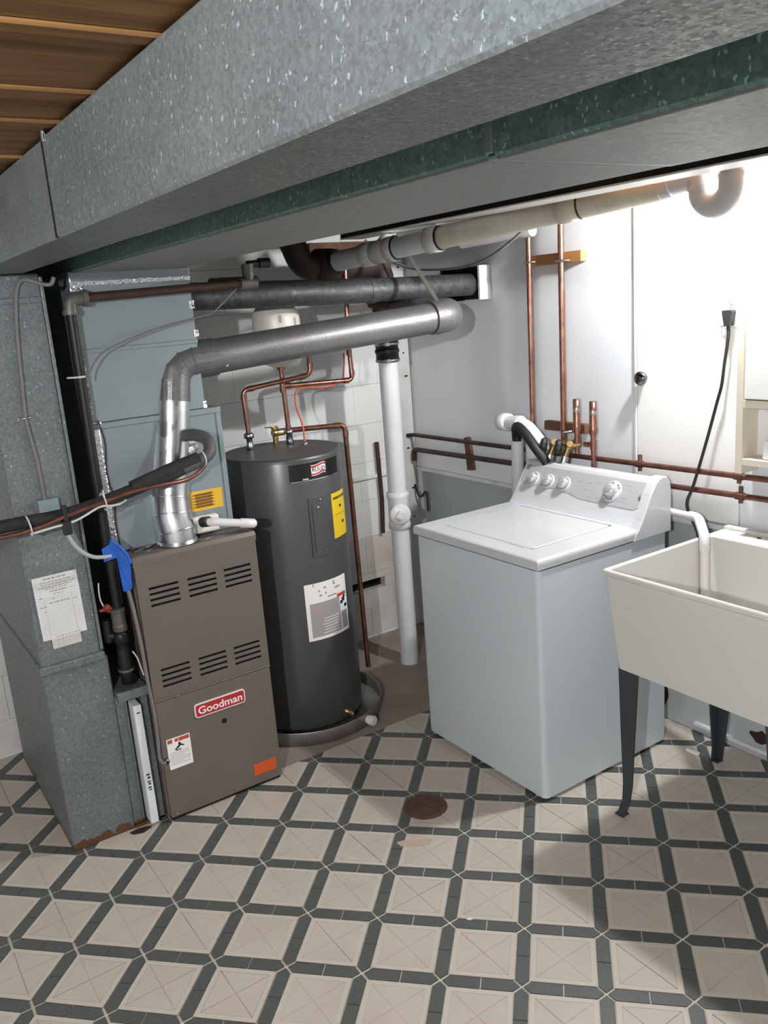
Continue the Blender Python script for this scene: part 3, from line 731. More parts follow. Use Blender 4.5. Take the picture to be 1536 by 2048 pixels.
# ---- flue: vertical bright pipe, elbows, long run to the chimney
fp = thing('flue_pipe', 'galvanised furnace flue pipe rising from the furnace and bending over the heater', 'pipe', (0.875, -1.665, 1.0))
V = Vector
vb = [V((0.878, -1.668, 1.001)), V((0.878, -1.668, 1.045)), V((0.868, -1.672, 1.10)), V((0.852, -1.664, 1.16)), V((0.842, -1.650, 1.22)), V((0.812, -1.597, 1.485))]
part('bright_pipe', 'flue_new', fp, lambda b: b.tube(vb, [.066, .066, .067, .066, .064, .064], 28), 'shiny new galvanised lower length')
def beads(b):
    for p, q, r in ((vb[1], vb[2], .0685), (vb[2], vb[3], .069), (vb[3], vb[4], .068)):
        d = (q - p).normalized()
        b.tube([p - d * .004, p, p + d * .004], [r - .003, r, r - .003], 28)
    p = V((0.878, -1.668, 1.004)); b.tube([p, p + V((0, 0, .01))], [.072, .068], 28)
part('elbow_bead', 'flue_new', fp, beads)
HA = V((0.800, -1.415, 1.622)); HB = V((0.880, -0.47, 1.688))
top = V((0.812, -1.597, 1.485))
corner = V((0.800, -1.575, 1.612))
el = fillet([top, corner, HA], 0.125, 3)
part('elbow', 'flue', fp, lambda b: b.tube(el, .0665, 28, smooth=False), 'grey segmented elbow')
def elb(b):
    for k in range(1, len(el) - 1):
        d = (el[k + 1] - el[k - 1]).normalized(); b.tube([el[k] - d * .004, el[k] + d * .004], .068, 28)
part('elbow_bead', 'flue', fp, elb)
part('long_pipe', 'flue', fp, lambda b: b.tube([HA - (HB - HA).normalized() * .02, HA, HB], [.0665, .062, .0615], 32), 'spangled horizontal length')
HC = V((0.845, -0.405, 1.692)); HD = V((0.70, -0.40, 1.700)); HE = V((0.36, -0.34, 1.72))
part('end_elbow', 'flue', fp, lambda b: b.tube(fillet([HB - V((0, .03, 0)), V((0.885, -0.395, 1.694)), HD], .085, 6), .068, 28))
part('chimney_stub', 'flue', fp, lambda b: b.tube([HD, HE], .066, 24))
part('pipe_bead', 'flue', fp, lambda b: b.tube([HB - V((.002, .02, .001)), HB, HB + V((.001, .008, .001))], [.067, .070, .067], 28))
for c_ in ((0.868, -1.40, 1.59), (0.942, -.46, 1.70)):
    part('screw', 'chrome', fp, lambda b: b.sphere(c_, .006, 8))
part('hanger_strap', 'fitting', fp, lambda b: (b.extr([(-.011, 0), (.011, 0), (.011, .0025), (-.011, .0025)], lambda u, v, tt: (0.715 + .225 * tt + v, -0.475 + u + .0 * tt, 1.955 - .245 * tt), 0, 1), b.sphere((0.942, -.475, 1.705), .006, 8)), 'flat metal hanger strap')
# ---- dark vent pipe into the boxed wall opening
vp = thing('vent_pipe', 'dark grey round vent pipe running into the boxed opening in the wall', 'pipe', (0.62, -0.75, 1.83))
part('pipe_length', 'flue_dark', vp, lambda b: b.tube([(0.66, -1.489, 1.838), (0.63, -0.60, 1.815)], .0505, 24))
part('pipe_length', 'flue_dark', vp, lambda b: b.tube([(0.631, -0.62, 1.816), (0.612, -0.06, 1.812)], .0485, 24), 'slightly browner end length')
part('joint_band', 'flue_dark', vp, lambda b: b.tube([(0.6312, -0.635, 1.816), (0.6305, -0.60, 1.815)], .0525, 24))
bx = thing('wall_thimble_box', 'small open white framed box on the wall where the dark pipe ends', 'vent box', (0.60, -0.05, 1.815))
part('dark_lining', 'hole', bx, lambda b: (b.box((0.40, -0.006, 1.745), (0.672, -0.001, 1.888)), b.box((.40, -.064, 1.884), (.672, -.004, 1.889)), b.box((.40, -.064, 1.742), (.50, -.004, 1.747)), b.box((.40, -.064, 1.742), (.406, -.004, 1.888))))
part('white_jamb', 'white_paint', bx, lambda b: b.box((0.672, -0.066, 1.742), (0.686, -0.001, 1.892), 0.002))

# ================================================================== WATER HEATER
HCX, HCY, HR, HT = 0.513, -1.05, 0.25, 1.195
wh = thing('water_heater', 'tall charcoal electric water heater standing in a metal drain pan', 'water heater', (HCX, HCY, 0))
def hc(a, z, r=HR): return (HCX + r * math.cos(math.radians(a)), HCY + r * math.sin(math.radians(a)), z)
part('tank_body', 'heater', wh, lambda b: b.lathe([(0.0, .022), (.24, .022), (HR - .004, .03), (HR, .04), (HR, HT - .012), (HR - .003, HT - .003)], (HCX, HCY, 0), n=64))
part('top_cap', 'heater_top', wh, lambda b: b.lathe([(HR + .002, HT - .016), (HR + .002, HT - .004), (HR - .008, HT + .002), (HR - .02, HT), (.1, HT + .006), (0, HT + .008)], (HCX, HCY, 0), n=64))
def curved(b, a0, a1, z0, z1, r0, r1, mt=0, n_=14):
    for k in range(n_):
        p = a0 + (a1 - a0) * k / n_; q = a0 + (a1 - a0) * (k + 1) / n_
        b.add([hc(p, z0, r1), hc(q, z0, r1), hc(q, z1, r1), hc(p, z1, r1)], [(0, 1, 2, 3)], mt)
        b.add([hc(p, z0, r0), hc(q, z0, r0), hc(q, z0, r1), hc(p, z0, r1)], [(0, 1, 2, 3)], mt)
        b.add([hc(p, z1, r1), hc(q, z1, r1), hc(q, z1, r0), hc(p, z1, r0)], [(0, 1, 2, 3)], mt)
    for a in (a0, a1): b.add([hc(a, z0, r0), hc(a, z0, r1), hc(a, z1, r1), hc(a, z1, r0)], [(0, 1, 2, 3)], mt)
bd = part('name_plate', ['badge_black', 'chrome'], wh, lambda b: (curved(b, -21.2, 36, 1.101, 1.170, HR - .002, HR + .0015), curved(b, -20, 36, 1.098, 1.1015, HR - .002, HR + .0025, 1)), 'black curved name plate with a silver lower edge')
def onheater(az, z0, r): return lambda x, y: hc(az + math.degrees(x / HR), z0 + y, r)
def flag(b):
    f = onheater(8.2, 1.1395, HR + .0022); n_ = 12
    def band(v0, v1, mt, rr):
        g = onheater(8.2, 1.1395, rr)
        for k in range(n_):
            u0 = -.036 + .072 * k / n_; u1 = -.036 + .072 * (k + 1) / n_; wv = lambda u: .0035 * math.sin(u / .036 * 2.6)
            b.add([g(u0, v0 + wv(u0)), g(u1, v0 + wv(u1)), g(u1, v1 + wv(u1)), g(u0, v1 + wv(u0))], [(0, 1, 2, 3)], mt)
    band(-.022, .022, 0, HR + .0022); band(.0115, .0195, 1, HR + .0026); band(-.0195, -.0125, 1, HR + .0026)
lg = build('wave_emblem', (lambda b: (flag(b), b)[-1])(MB()), ['white_p', 'red'], bd)
t = MB(); t.text('RUUD', onheater(8.2, 1.1310, HR + .0028), 0.024, 0, 0, 0, bold=.0004, align='CENTER'); build('lettering', t, 'black_p', bd)
t = MB()
for k in range(5): curved(t, -9 + k * 1.2, -8.2 + k * 1.2, 1.104, 1.109, HR, HR + .0019, 0, 1)
o = build('small_print', t, 'white_p', bd); o['kind'] = 'stuff'
part('access_panel', 'heater', wh, lambda b: (curved(b, -6, 17.5, 0.778, 1.028, HR - .002, HR + .004), curved(b, -3, 14, 0.80, 1.005, HR, HR + .0065)))
for c_, r_ in ((hc(2.5, .985, HR + .006), .008), (hc(6.0, 1.015, HR + .005), .005), (hc(8, .80, HR + .006), .003)):
    part('panel_screw', 'chrome', wh, lambda b: b.sphere(c_, r_, 10))
yl = part('energy_label', ['yellow', 'black_p'], wh, lambda b: (curved(b, 21, 47, 0.832, 1.022, HR - .001, HR + .0012, 0), curved(b, 24, 45, .9275, .9290, HR, HR + .0016, 1, 6), curved(b, 33, 37, .955, .966, HR, HR + .0016, 1, 2), curved(b, 36, 40, .885, .897, HR, HR + .0016, 1, 2)), 'bright yellow energy label')
t = MB(); t.text('ENERGYGUIDE', onheater(34.5, .994, HR + .0018), 0.0150, 0, 0, 0, bold=.0006, align='CENTER'); build('lettering', t, 'black_p', yl)
def wlabel(b):
    curved(b, -18.3, 31, 0.424, 0.670, HR - .001, HR + .0012, 0)
    curved(b, -14.5, 19, .437, .585, HR, HR + .0016, 1); curved(b, 20.5, 29, .437, .515, HR, HR + .0016, 1, 5)
    curved(b, -13.5, -2, .525, .575, HR, HR + .0019, 2, 5)
    for k in range(6): curved(b, -3 + (k % 3), 17, .448 + k * .0125, .4505 + k * .0125, HR, HR + .0021, 0, 8)
    curved(b, 16, 29, .583, .597, HR, HR + .0017, 3, 5); curved(b, 5, 16, .600, .603, HR, HR + .0017, 4, 4); curved(b, 14, 21, .626, .634, HR, HR + .0017, 1, 4)
    for (a0, a1, z0, z1) in ((20, 23.5, .548, .562), (22.5, 26.5, .556, .574), (24.5, 27.5, .570, .582), (25.5, 29.5, .528, .542), (-9.5, -9.0, .655, .669)): curved(b, a0, a1, z0, z1, HR, HR + .0020, 4, 2)
    for (a0, a1, z0) in ((-5, -3, .63), (-4, -1, .61), (1, 4, .64), (2, 4, .615), (12, 15, .645), (12, 14, .655)): curved(b, a0, a1, z0, z0 + .008, HR, HR + .0015, 1, 2)
part('instruction_label', ['white_p', 'grey_p', 'pink_p', 'red_p', 'black_p'], wh, wlabel, 'white instruction label with grey and pink print')
part('drain_valve', 'brass', wh, lambda b: (b.cyl(hc(9, .085, HR - .01), hc(9, .085, HR + .022), .008, 12), b.cyl(hc(10, .080, HR + .012), hc(13, .066, HR + .034), .010, 12), b.cyl(hc(11, .075, HR + .030), hc(14, .062, HR + .040), .013, 12)))
part('pipe_nipple', 'nickel', wh, lambda b: (b.lathe([(0, 0), (.016, 0), (.016, .022), (.013, .03), (.013, .052), (.021, .054), (.022, .070), (.014, .076)], (0.40, -1.135, HT), n=16)))
part('pipe_nipple', 'nickel', wh, lambda b: (b.lathe([(0, 0), (.016, 0), (.016, .022), (.012, .05), (.018, .052), (.018, .066), (.013, .07)], (0.44, -0.965, HT), n=16)))
part('cable_gland', 'nickel', wh, lambda b: b.lathe([(0, 0), (.014, 0), (.014, .012), (.008, .014)], (0.50, -0.925, HT), n=12))
# drain pan
pn = thing('drain_pan', 'round metal drain pan under the charcoal water heater', 'pan', (HCX, HCY, 0))
part('pan_shell', 'alum', pn, lambda b: b.lathe([(0, .004), (.325, .004), (.332, .010), (.333, .060), (.337, .062), (.337, .058), (.335, .0), (0, .0)][::-1], (HCX, HCY, 0.0005), n=64))
def panport(b):
    d = V((math.cos(math.radians(22)), math.sin(math.radians(22)), 0)); c = V((HCX, HCY, .028))
    b.cyl(c + d * .325, c + d * .372, .018, 16); b.tube([c + d * .345, c + d * .368], .0215, 16)
part('drain_port', 'pvc', pn, panport, 'white plastic pan outlet cap')

# ---- copper water lines over the heater
wl_ = thing('cold_water_line', 'copper pipe bending up from the left side of the water heater top', 'pipe', (0.40, -1.135, 1.26))
cw = fillet([(0.40, -1.135, 1.262), (0.40, -1.14, 1.452), (0.50, -0.865, 1.490), (0.49, -0.865, 1.70)], .028, 5)
part('copper_run', 'copper', wl_, lambda b: b.tube(cw, .0105, 14))
def sleeves(parent, pts, r, L=.012):
    for p, q in pts:
        p = V(p); d = (V(q) - p).normalized()
        part('elbow_sleeve', 'copper', parent, lambda b: b.cyl(p - d * L, p + d * L, r, 14))
sleeves(wl_, [((0.40, -1.139, 1.42), (0.40, -1.139, 1.5)), ((0.412, -1.107, 1.456), (.5, -.865, 1.49)), ((0.488, -.897, 1.4855), (.5, -.865, 1.49)), ((0.499, -.865, 1.53), (.49, -.865, 1.7))], .0128)
wh2 = thing('hot_water_line', 'copper pipe with a tee running right from the water heater top', 'pipe', (0.44, -0.965, 1.26))
def hot(b):
    b.tube([(0.44, -0.965, 1.258), (0.445, -0.975, 1.545)], .0105, 14)
    b.tube(fillet([(0.445, -0.975, 1.452), (0.46, -0.635, 1.440), (0.45, -0.635, 1.60), (0.45, -0.62, 1.93)], .028, 5), .0105, 14)
part('copper_run', 'copper', wh2, hot)
part('tee_fitting', 'copper', wh2, lambda b: (b.cyl((0.444, -0.975, 1.425), (0.445, -0.975, 1.48), .0132, 14), b.cyl((0.445, -0.975, 1.452), (0.4465, -0.94, 1.451), .0132, 14), b.cyl((0.44, -0.966, 1.258), (.441, -.967, 1.282), .0128, 14)))
sleeves(wh2, [((0.459, -.668, 1.441), (.46, -.635, 1.44)), ((.459, -.635, 1.472), (.45, -.635, 1.6)), ((.45, -.80 + .165, 1.56), (.45, -.63, 1.7))], .0128)
tp = thing('relief_valve_line', 'copper relief discharge pipe running down beside the water heater', 'pipe', (0.47, -0.98, 1.25))
part('brass_valve', 'brass', tp, lambda b: (b.cyl((0.345, -0.985, 1.19), (0.345, -0.985, 1.262), .013, 12), b.cyl((0.35, -1.00, 1.245), (0.35, -0.945, 1.245), .016, 12), b.cyl((0.345, -.985, 1.262), (.345, -.985, 1.272), .018, 10), b.box((.337, -1.03, 1.270), (.353, -.97, 1.275), .002)), 'brass relief valve with lever')
part('threaded_adapter', 'nickel', tp, lambda b: b.cyl((0.355, -0.948, 1.247), (0.365, -0.915, 1.248), .014, 14))
part('copper_run', 'copper_old', tp, lambda b: b.tube(fillet([(0.36, -0.92, 1.248), (0.45, -0.690, 1.246), (0.455, -0.678, 0.075)], .026, 6), .0115, 14))
sleeves(tp, [((0.437, -.722, 1.246), (.45, -.69, 1.246)), ((.4505, -.689, 1.208), (.4505, -.689, 1.1))], .0138)
ow = tag(build('orange_wire', (lambda b: (b.tube(smooth_path([(0.50, -0.925, 1.208), (0.485, -0.92, 1.28), (0.455, -0.925, 1.36), (0.447, -0.915, 1.42), (0.45, -0.87, 1.434), (0.45, -0.78, 1.425), (0.45, -0.69, 1.440), (0.445, -0.665, 1.50), (0.445, -0.66, 1.56)]), .0042, 8), b)[-1])(MB()), 'orange_wire'), 'orange wire rising from the water heater top to the copper tee', 'wire')
et = thing('expansion_tank', 'cream expansion tank half hidden behind the flue over the heater', 'tank', (0.445, -0.975, 1.54))
part('tank_shell', 'tank', et, lambda b: b.lathe([(0.0, .0), (.035, .004), (.075, .022), (.096, .055), (.100, .085), (.100, .19), (.096, .225), (.07, .262), (0, .275)], (0.445, -0.975, 1.530), n=32))
part('seam_band', 'tank', et, lambda b: b.lathe([(.100, .13), (.103, .133), (.103, .140), (.100, .143)], (0.445, -0.975, 1.530), n=32))
part('inlet_nut', 'copper', et, lambda b: b.cyl((0.445, -0.975, 1.520), (0.445, -0.975, 1.542), .016, 8))
part('tank_label', 'grey_p', et, lambda b: [b.add([(0.445 + .1008 * math.cos(a), -0.975 + .1008 * math.sin(a), z) for a, z in ((a0, z0), (a0 + .12, z0), (a0 + .12, z0 + .03), (a0, z0 + .03))], [(0, 1, 2, 3)]) for a0, z0 in ((-.35, 1.715), (.35, 1.70))], 'faint grey print')

# ================================================================== DRAINS
SX, SY = 0.41, -0.405
ps = thing('drain_stack', 'white vertical plastic drain stack with a round cleanout beside the washer', 'pipe', (SX, SY, 0))
part('lower_pipe', 'pvc_grey', ps, lambda b: b.cyl((SX, SY, 0.0), (SX, SY, .725), .0445, 28))
part('upper_pipe', 'pvc_grey', ps, lambda b: b.cyl((SX, SY, .84), (SX, SY, 1.52), .0445, 28))
def cleanout(b):
    b.lathe([(.0445, .700), (.0535, .702), (.0535, .725), (.050, .735), (.050, .845), (.0535, .855), (.0535, .878), (.0445, .880)], (SX, SY, 0), n=28)
    d = V((0.875, -0.485, 0)).normalized(); c = V((SX, SY, .785)); b.cyl(c, c + d * .068, .046, 24)
cl_ = part('cleanout_tee', 'pvc_grey', ps, cleanout)
def plug(b):
    d = V((0.875, -0.485, 0)).normalized(); c = V((SX, SY, .785)) + d * .066
    b.lathe([(.050, 0), (.050, .012), (.046, .016), (0, .017)], c, d, 28)
    u = V((0, 0, 1)); w_ = d.cross(u)
    e = c + d * .017
    pts = [(-.016, -.016), (.016, -.016), (.016, .016), (-.016, .016)]
    pts = [(x * math.cos(.5) - y * math.sin(.5), x * math.sin(.5) + y * math.cos(.5)) for x, y in pts]
    b.extr(pts, lambda p, q, tt: e + w_ * p + u * q + d * tt, 0, .014)
t = MB(); plug(t); build('cleanout_plug', t, 'pvc', cl_)
cp = thing('rubber_coupling', 'black rubber pipe coupling with steel clamps on top of the white stack', 'coupling', (SX, SY, 1.52))
part('sleeve', 'rubber', cp, lambda b: b.lathe([(.0445, -.035), (.0525, -.035), (.0525, .060), (.056, .064), (.056, .10), (.05, .10)], (SX, SY, 1.53), n=28))
for z, m_ in ((1.503, 'nickel'), (1.545, 'iron_brown'), (1.578, 'nickel')):
    part('hose_clamp', m_, cp, lambda b, z=z: (b.lathe([(.053, -.007), (.0565, -.007), (.0565, .007), (.053, .007)], (SX, SY, z), n=28), b.box((SX + .045, SY - .045, z - .009), (SX + .060, SY - .022, z + .009), .002)))
ci = thing('cast_iron_stack', 'dark brown cast iron soil pipe with hubs tucked under the ceiling', 'pipe', (SX, SY, 1.6))
part('riser', 'cast', ci, lambda b: b.tube([(SX, SY, 1.585), (SX, SY, 1.88), (SX - .005, SY - .015, 1.93)], .054, 24))
part('hub', 'cast', ci, lambda b: b.lathe([(.054, 0), (.072, .006), (.076, .03), (.076, .085), (.07, .10), (.054, .105)], (SX, SY, 1.74), n=28))
part('crossover', 'cast', ci, lambda b: b.tube(fillet([(SX, SY + .02, 1.925), (0.40, -0.70, 1.930), (0.40, -0.80, 1.935), (0.37, -0.86, 2.13)], .10, 6), .056, 24))
part('hub', 'cast', ci, lambda b: b.tube([(0.401, -.635, 1.929), (0.401, -.65, 1.929), (.40, -.73, 1.931), (.40, -.745, 1.931)], [.058, .077, .077, .058], 24))
part('mounting_board', 'dark_wood', ci, lambda b: b.box((0.02, -.56, 1.84), (0.05, -.14, 2.06), .003), 'dark wooden backing board')
dm = thing('drain_main', 'white plastic drain line running under the ceiling toward the sink wall', 'pipe', (1.0, -0.42, 2.0))
A = V((0.44, -0.675, 1.945)); B_ = V((1.885, -0.30, 2.050)); AB = B_ - A
at = lambda t_: A + AB * t_
def ring(b, t0, t1, r): b.tube([at(t0), at(t0) + AB.normalized() * .002, at(t1) - AB.normalized() * .002, at(t1)], [r - .004, r, r, r - .004], 28)
part('rubber_adapter', 'rubber', dm, lambda b: b.tube([at(-.03), at(.02)], .052, 24))
part('white_pipe', 'pvc_grey', dm, lambda b: b.tube([at(.01), at(.40)], .0415, 28))
part('yellowed_pipe', 'pvc_yellow', dm, lambda b: b.tube([at(.385), at(.985)], .0415, 28), 'yellowed older plastic length')
part('pipe_coupling', 'pvc', dm, lambda b: ring(b, .125, .165, .049))
part('tee_fitting', 'pvc', dm, lambda b: (ring(b, .165, .225, .047), ring(b, .215, .245, .0505), b.cyl(at(.195), at(.195) + V((0, 0, -.0)) + V((-.05, .06, .03)), .044, 20)))
part('pipe_coupling', 'pvc', dm, lambda b: ring(b, .355, .395, .0505))
part('pipe_coupling', 'pvc_yellow', dm, lambda b: ring(b, .74, .795, .046))
for ta, tb, rr_ in ((.7965, .799, .0455), (.395, .398, .0485), (.2455, .248, .0485)):
    part('dark_joint', 'rubber', dm, lambda b: b.tube([at(ta), at(tb)], rr_, 28))
br = tag(build('branch_pipe', (lambda b: (b.tube([(0.62, -0.10, 1.992), (1.02, -0.065, 2.005)], .024, 20), b.tube([(0.985, -0.068, 2.004), (1.03, -0.064, 2.0055)], .0265, 20), b)[-1])(MB()), 'pvc', None, (0.62, -0.10, 1.992)), 'short white plastic branch pipe capped near the copper risers', 'pipe')
pt = thing('drain_trap', 'grey U-shaped plastic drain trap hanging in front of the lit bulb', 'pipe trap', (2.054, -0.30, 2.0))
Yt = -0.30
part('inlet_elbow', 'pvc_grey', pt, lambda b: (b.tube(fillet([(1.86, Yt, 2.050), (2.000, Yt, 2.062), (2.004, Yt, 2.020)], .05, 6), .036, 24), b.tube([(1.862, Yt, 2.049), (1.905, Yt, 2.053)], .0415, 24)))
def ubend(b):
    c = V((2.054, Yt, 2.022)); R_ = .0515
    b.tube([c + V((-R_ * math.cos(a), 0, -R_ * math.sin(a))) for a in [PI * k / 20 for k in range(21)]] + [c + V((R_, 0, .03))], [.0375] * 22, 28)
    b.tube([c + V((-R_, 0, .010)), c + V((-R_, 0, -.004))], .0395, 28); b.tube([c + V((R_, 0, .034)), c + V((R_, 0, .02))], .0395, 28)
part('u_bend', 'pvc_grey', pt, ubend)
part('outlet_pipe', 'pvc_grey', pt, lambda b: b.cyl((2.1035, Yt, 2.05), (2.1035, Yt, 2.335), .034, 24))
# standpipe and washer trap elbows
sp = thing('washer_standpipe', 'white plastic standpipe with a fat bend behind the washer console', 'pipe', (0.92, -0.085, 0.9))
part('standpipe', 'pvc', sp, lambda b: b.cyl((0.900, -0.085, 0.60), (0.915, -0.085, 1.125), .0275, 22))
def fatbend(b):
    b.tube(fillet([(0.845, -0.085, 1.203), (0.99, -0.10, 1.205), (1.075, -0.10, 1.13), (1.075, -.10, 1.09)], .075, 6), .030, 22)
    b.tube([(0.92, -.093, 1.203), (0.955, -.0965, 1.204)], .0355, 22)
    b.tube([(1.073, -.10, 1.135), (1.075, -.10, 1.10)], .0345, 22)
part('trap_bend', 'pvc', sp, fatbend)
part('end_cap', 'pvc', sp, lambda b: b.tube([(0.806, -.081, 1.202), (0.812, -.0815, 1.202), (0.862, -.0865, 1.203), (.866, -.087, 1.203)], [.033, .040, .040, .034], 24))
part('tail_pipe', 'pvc', sp, lambda b: b.cyl((1.0, -.075, 0.95), (1.0, -.075, 1.155), .030, 20))
dh = tag(build('drain_hose', (lambda b: ([b.tube(smooth_path([(0.916, -0.086, 1.09), (0.918, -0.092, 1.150), (0.950, -0.120, 1.192), (1.00, -0.145, 1.194), (1.055, -0.155, 1.165), (1.105, -0.155, 1.118), (1.145, -.140, 1.065), (1.16, -.12, 1.00)], 12), [.0190 + .0026 * (k % 2) for k in range(85)], 16)], b)[-1])(MB()), 'rubber', None, (0.915, -0.085, 1.1)), 'black corrugated washer drain hose hooked into the white standpipe', 'hose')

# ================================================================== COPPER ON THE RIGHT WALL
def simple(name, label, cat, mt, fn, base=(0, 0, 0)):
    b = MB(); fn(b)
    group = {'wood_cleat': 'wood blocks carrying the copper pipes', 'white_wire': 'thin white wires at the gas valve'}.get(name)
    if base == (0, 0, 0): base = (sum(v[0] for v in b.v) / len(b.v), sum(v[1] for v in b.v) / len(b.v), min(v[2] for v in b.v))
    return tag(build(name, b, mt, None, base), label, cat, group)
r1 = thing('copper_riser', 'left of the two tall copper risers on the white wall', 'pipe', (0.975, -0.045, 1.2), 'tall copper risers')
part('copper_run', 'copper', r1, lambda b: b.cyl((0.972, -0.045, 1.10), (0.985, -0.045, 2.09), .0115, 14))
part('pipe_clamp', 'nickel', r1, lambda b: (b.tube([(0.955, -.030, 1.880), (0.968, -.058, 1.880), (.992, -.058, 1.880), (1.006, -.030, 1.880)], .004, 6), b.tube([(0.97, -.045, 1.876), (.995, -.045, 1.876)], .003, 6)))
r2 = thing('copper_riser', 'right of the two tall copper risers, passing down to the washer valves', 'pipe', (1.16, -0.045, 1.1), 'tall copper risers')
part('copper_run', 'copper', r2, lambda b: b.cyl((1.158, -0.045, 1.12), (1.170, -0.045, 2.09), .0125, 14))
part('pipe_clamp', 'nickel', r2, lambda b: (b.tube([(1.135, -.030, 1.872), (1.152, -.060, 1.872), (1.178, -.060, 1.872), (1.198, -.030, 1.872)], .005, 6)))
part('pipe_clamp', 'nickel', r2, lambda b: (b.tube([(1.135, -.03, 1.18), (1.150, -.060, 1.18), (1.172, -.060, 1.18), (1.19, -.03, 1.18)], .006, 6)))
simple('wood_cleat', 'short pine block holding the copper risers high on the wall', 'wood block', 'block_wood', lambda b: b.box((0.965, -0.032, 1.862), (1.262, -0.001, 1.905), 0.003), (0, 0, 0))
simple('wood_cleat', 'dark stained wood block behind the washer valves', 'wood block', 'dark_wood', lambda b: b.box((1.03, -0.032, 1.175), (1.265, -0.001, 1.215), 0.003))
# two long horizontal lines
l1 = thing('copper_supply_line', 'upper of the two horizontal copper lines across the washer wall', 'pipe', (1.0, -0.03, 1.07), 'horizontal copper supply lines')
part('dark_run', 'copper_dark', l1, lambda b: b.tube([(0.0305, -0.060, 1.068), (0.06, -0.035, 1.070), (0.98, -0.030, 1.075), (1.0, -.03, 1.075)], .0105, 12), 'dark tarnished length')
part('copper_run', 'copper_old', l1, lambda b: b.tube([(1.0, -.03, 1.075), (2.9, -0.030, 1.100)], .0105, 12))
part('pipe_clip', 'copper_old', l1, lambda b: (b.cyl((1.543, -.026, 1.054), (1.543, -.026, 1.118), .008, 8), b.cyl((1.528, -.03, 1.0815), (1.558, -.03, 1.082), .0135, 12)))
part('pipe_clip', 'copper_old', l1, lambda b: (b.cyl((1.972, -.026, 1.062), (1.972, -.026, 1.124), .008, 8), b.cyl((1.956, -.03, 1.0875), (1.988, -.03, 1.088), .0135, 12)))
l2 = thing('copper_supply_line', 'lower of the two horizontal copper lines across the washer wall', 'pipe', (1.0, -0.03, 0.99), 'horizontal copper supply lines')
part('dark_run', 'copper_dark', l2, lambda b: b.tube(fillet([(0.048, -.035, 0.93), (0.048, -0.032, 0.990), (0.98, -0.030, 1.004), (1.0, -.03, 1.004)], .025, 4), .0125, 12), 'dark tarnished length')
part('copper_run', 'copper_old', l2, lambda b: b.tube([(1.0, -.03, 1.004), (2.9, -0.030, 1.032)], .0105, 12))
part('pipe_clip', 'copper_old', l2, lambda b: (b.cyl((1.980, -.026, .992), (1.980, -.026, 1.052), .008, 8), b.cyl((1.964, -.03, 1.0175), (1.996, -.03, 1.018), .0135, 12)))
simple('wood_cleat', 'worn upright wood block behind the dark copper lines near the corner', 'wood block', 'dark_wood', lambda b: b.extr([(0.455, 1.085), (0.478, 1.092), (0.490, 1.085), (0.505, 1.0), (0.515, .93), (0.47, .925), (0.465, 1.0)], lambda u, v, y: (u, y, v), -0.020, -0.001))
simple('dark_riser_pipe', 'thin dark pipe on the corner wall left of the white stack', 'pipe', 'iron_brown', lambda b: b.tube([(0.02, -.255, .57), (0.02, -.245, .75), (0.02, -.25, 1.06)], .012, 10))
simple('wall_hook', 'bent black wire hook and broken putty at the lower corner', 'hook', ['rubber'], lambda b: b.tube(smooth_path([(0.04, -.035, .80), (0.05, -.03, .745), (0.075, -.028, .735), (0.10, -.028, .755), (0.115, -.026, .765), (0.125, -.026, .74), (0.125, -.024, .66)]), .005, 8))
# hammer arrestors with washer valves
def arrestor(label, x, ztop, zb, y=-0.07):
    o = thing('hammer_arrestor', label, 'pipe fitting', (x, y, zb), 'copper air chambers behind the washer')
    part('air_chamber', 'copper', o, lambda b: b.lathe([(0.0, ztop), (.0145, ztop), (.0145, ztop - .045), (.0150, ztop - .05), (.0150, ztop - .10), (.017, ztop - .104), (.017, ztop - .125), (.011, ztop - .145)][::-1], (x, y, 0), n=18))
    part('solder_band', 'nickel', o, lambda b: b.lathe([(.0148, ztop - .055), (.0154, ztop - .052), (.0154, ztop - .04), (.0148, ztop - .037)], (x, y, 0), n=18))
    part('copper_stem', 'copper', o, lambda b: b.cyl((x, y, zb), (x, y, ztop - .14), .0105, 14))
    part('tee_sleeve', 'copper', o, lambda b: (b.cyl((x, y, 1.125), (x, y, 1.165), .0130, 14), b.cyl((x, y, 1.145), (x - .045, y - .004, 1.143), .0105, 12)))
    return o
arrestor('left of the two copper air chambers standing over the washer valves', 1.258, 1.325, 1.10)
arrestor('right of the two copper air chambers, its stem dropping behind the washer console', 1.346, 1.320, 1.03)
def valve(label, x, hosemat):
    y = -0.095
    o = thing('washer_valve', label, 'valve', (x, y, 1.12), 'washer supply valves')
    part('valve_body', 'brass', o, lambda b: (b.cyl((x + .035, y + .03, 1.140), (x - .012, y - .004, 1.128), .012, 12), b.sphere((x, y, 1.13), .0185, 14), b.cyl((x, y, 1.13), (x - .004, y - .02, 1.090), .0125, 12), b.cyl((x + .012, y - .012, 1.142), (x + .040, y - .035, 1.152), .0135, 12)))
    part('hand_wheel', 'rubber', o, lambda b: b.lathe([(0, .0), (.014, 0), (.030, .006), (.033, .018), (.026, .030), (0, .032)], (x - .016, y - .022, 1.128), (-.72, -.62, .15), 10, smooth=False))
    part('hose_nut', 'chrome', o, lambda b: b.cyl((x - .004, y - .021, 1.092), (x - .006, y - .030, 1.066), .0175, 10))
    part('supply_hose', hosemat, o, lambda b: b.tube(smooth_path([(x - .006, y - .028, 1.075), (x - .010, y - .032, 1.03), (x - .005, y - .020, .96), (x, y + .02, .86)]), .0135, 14))
valve('left brass washer valve with a black hand wheel', 1.150, 'cable_white')
valve('right brass washer valve with braided hose below', 1.235, 'nickel')

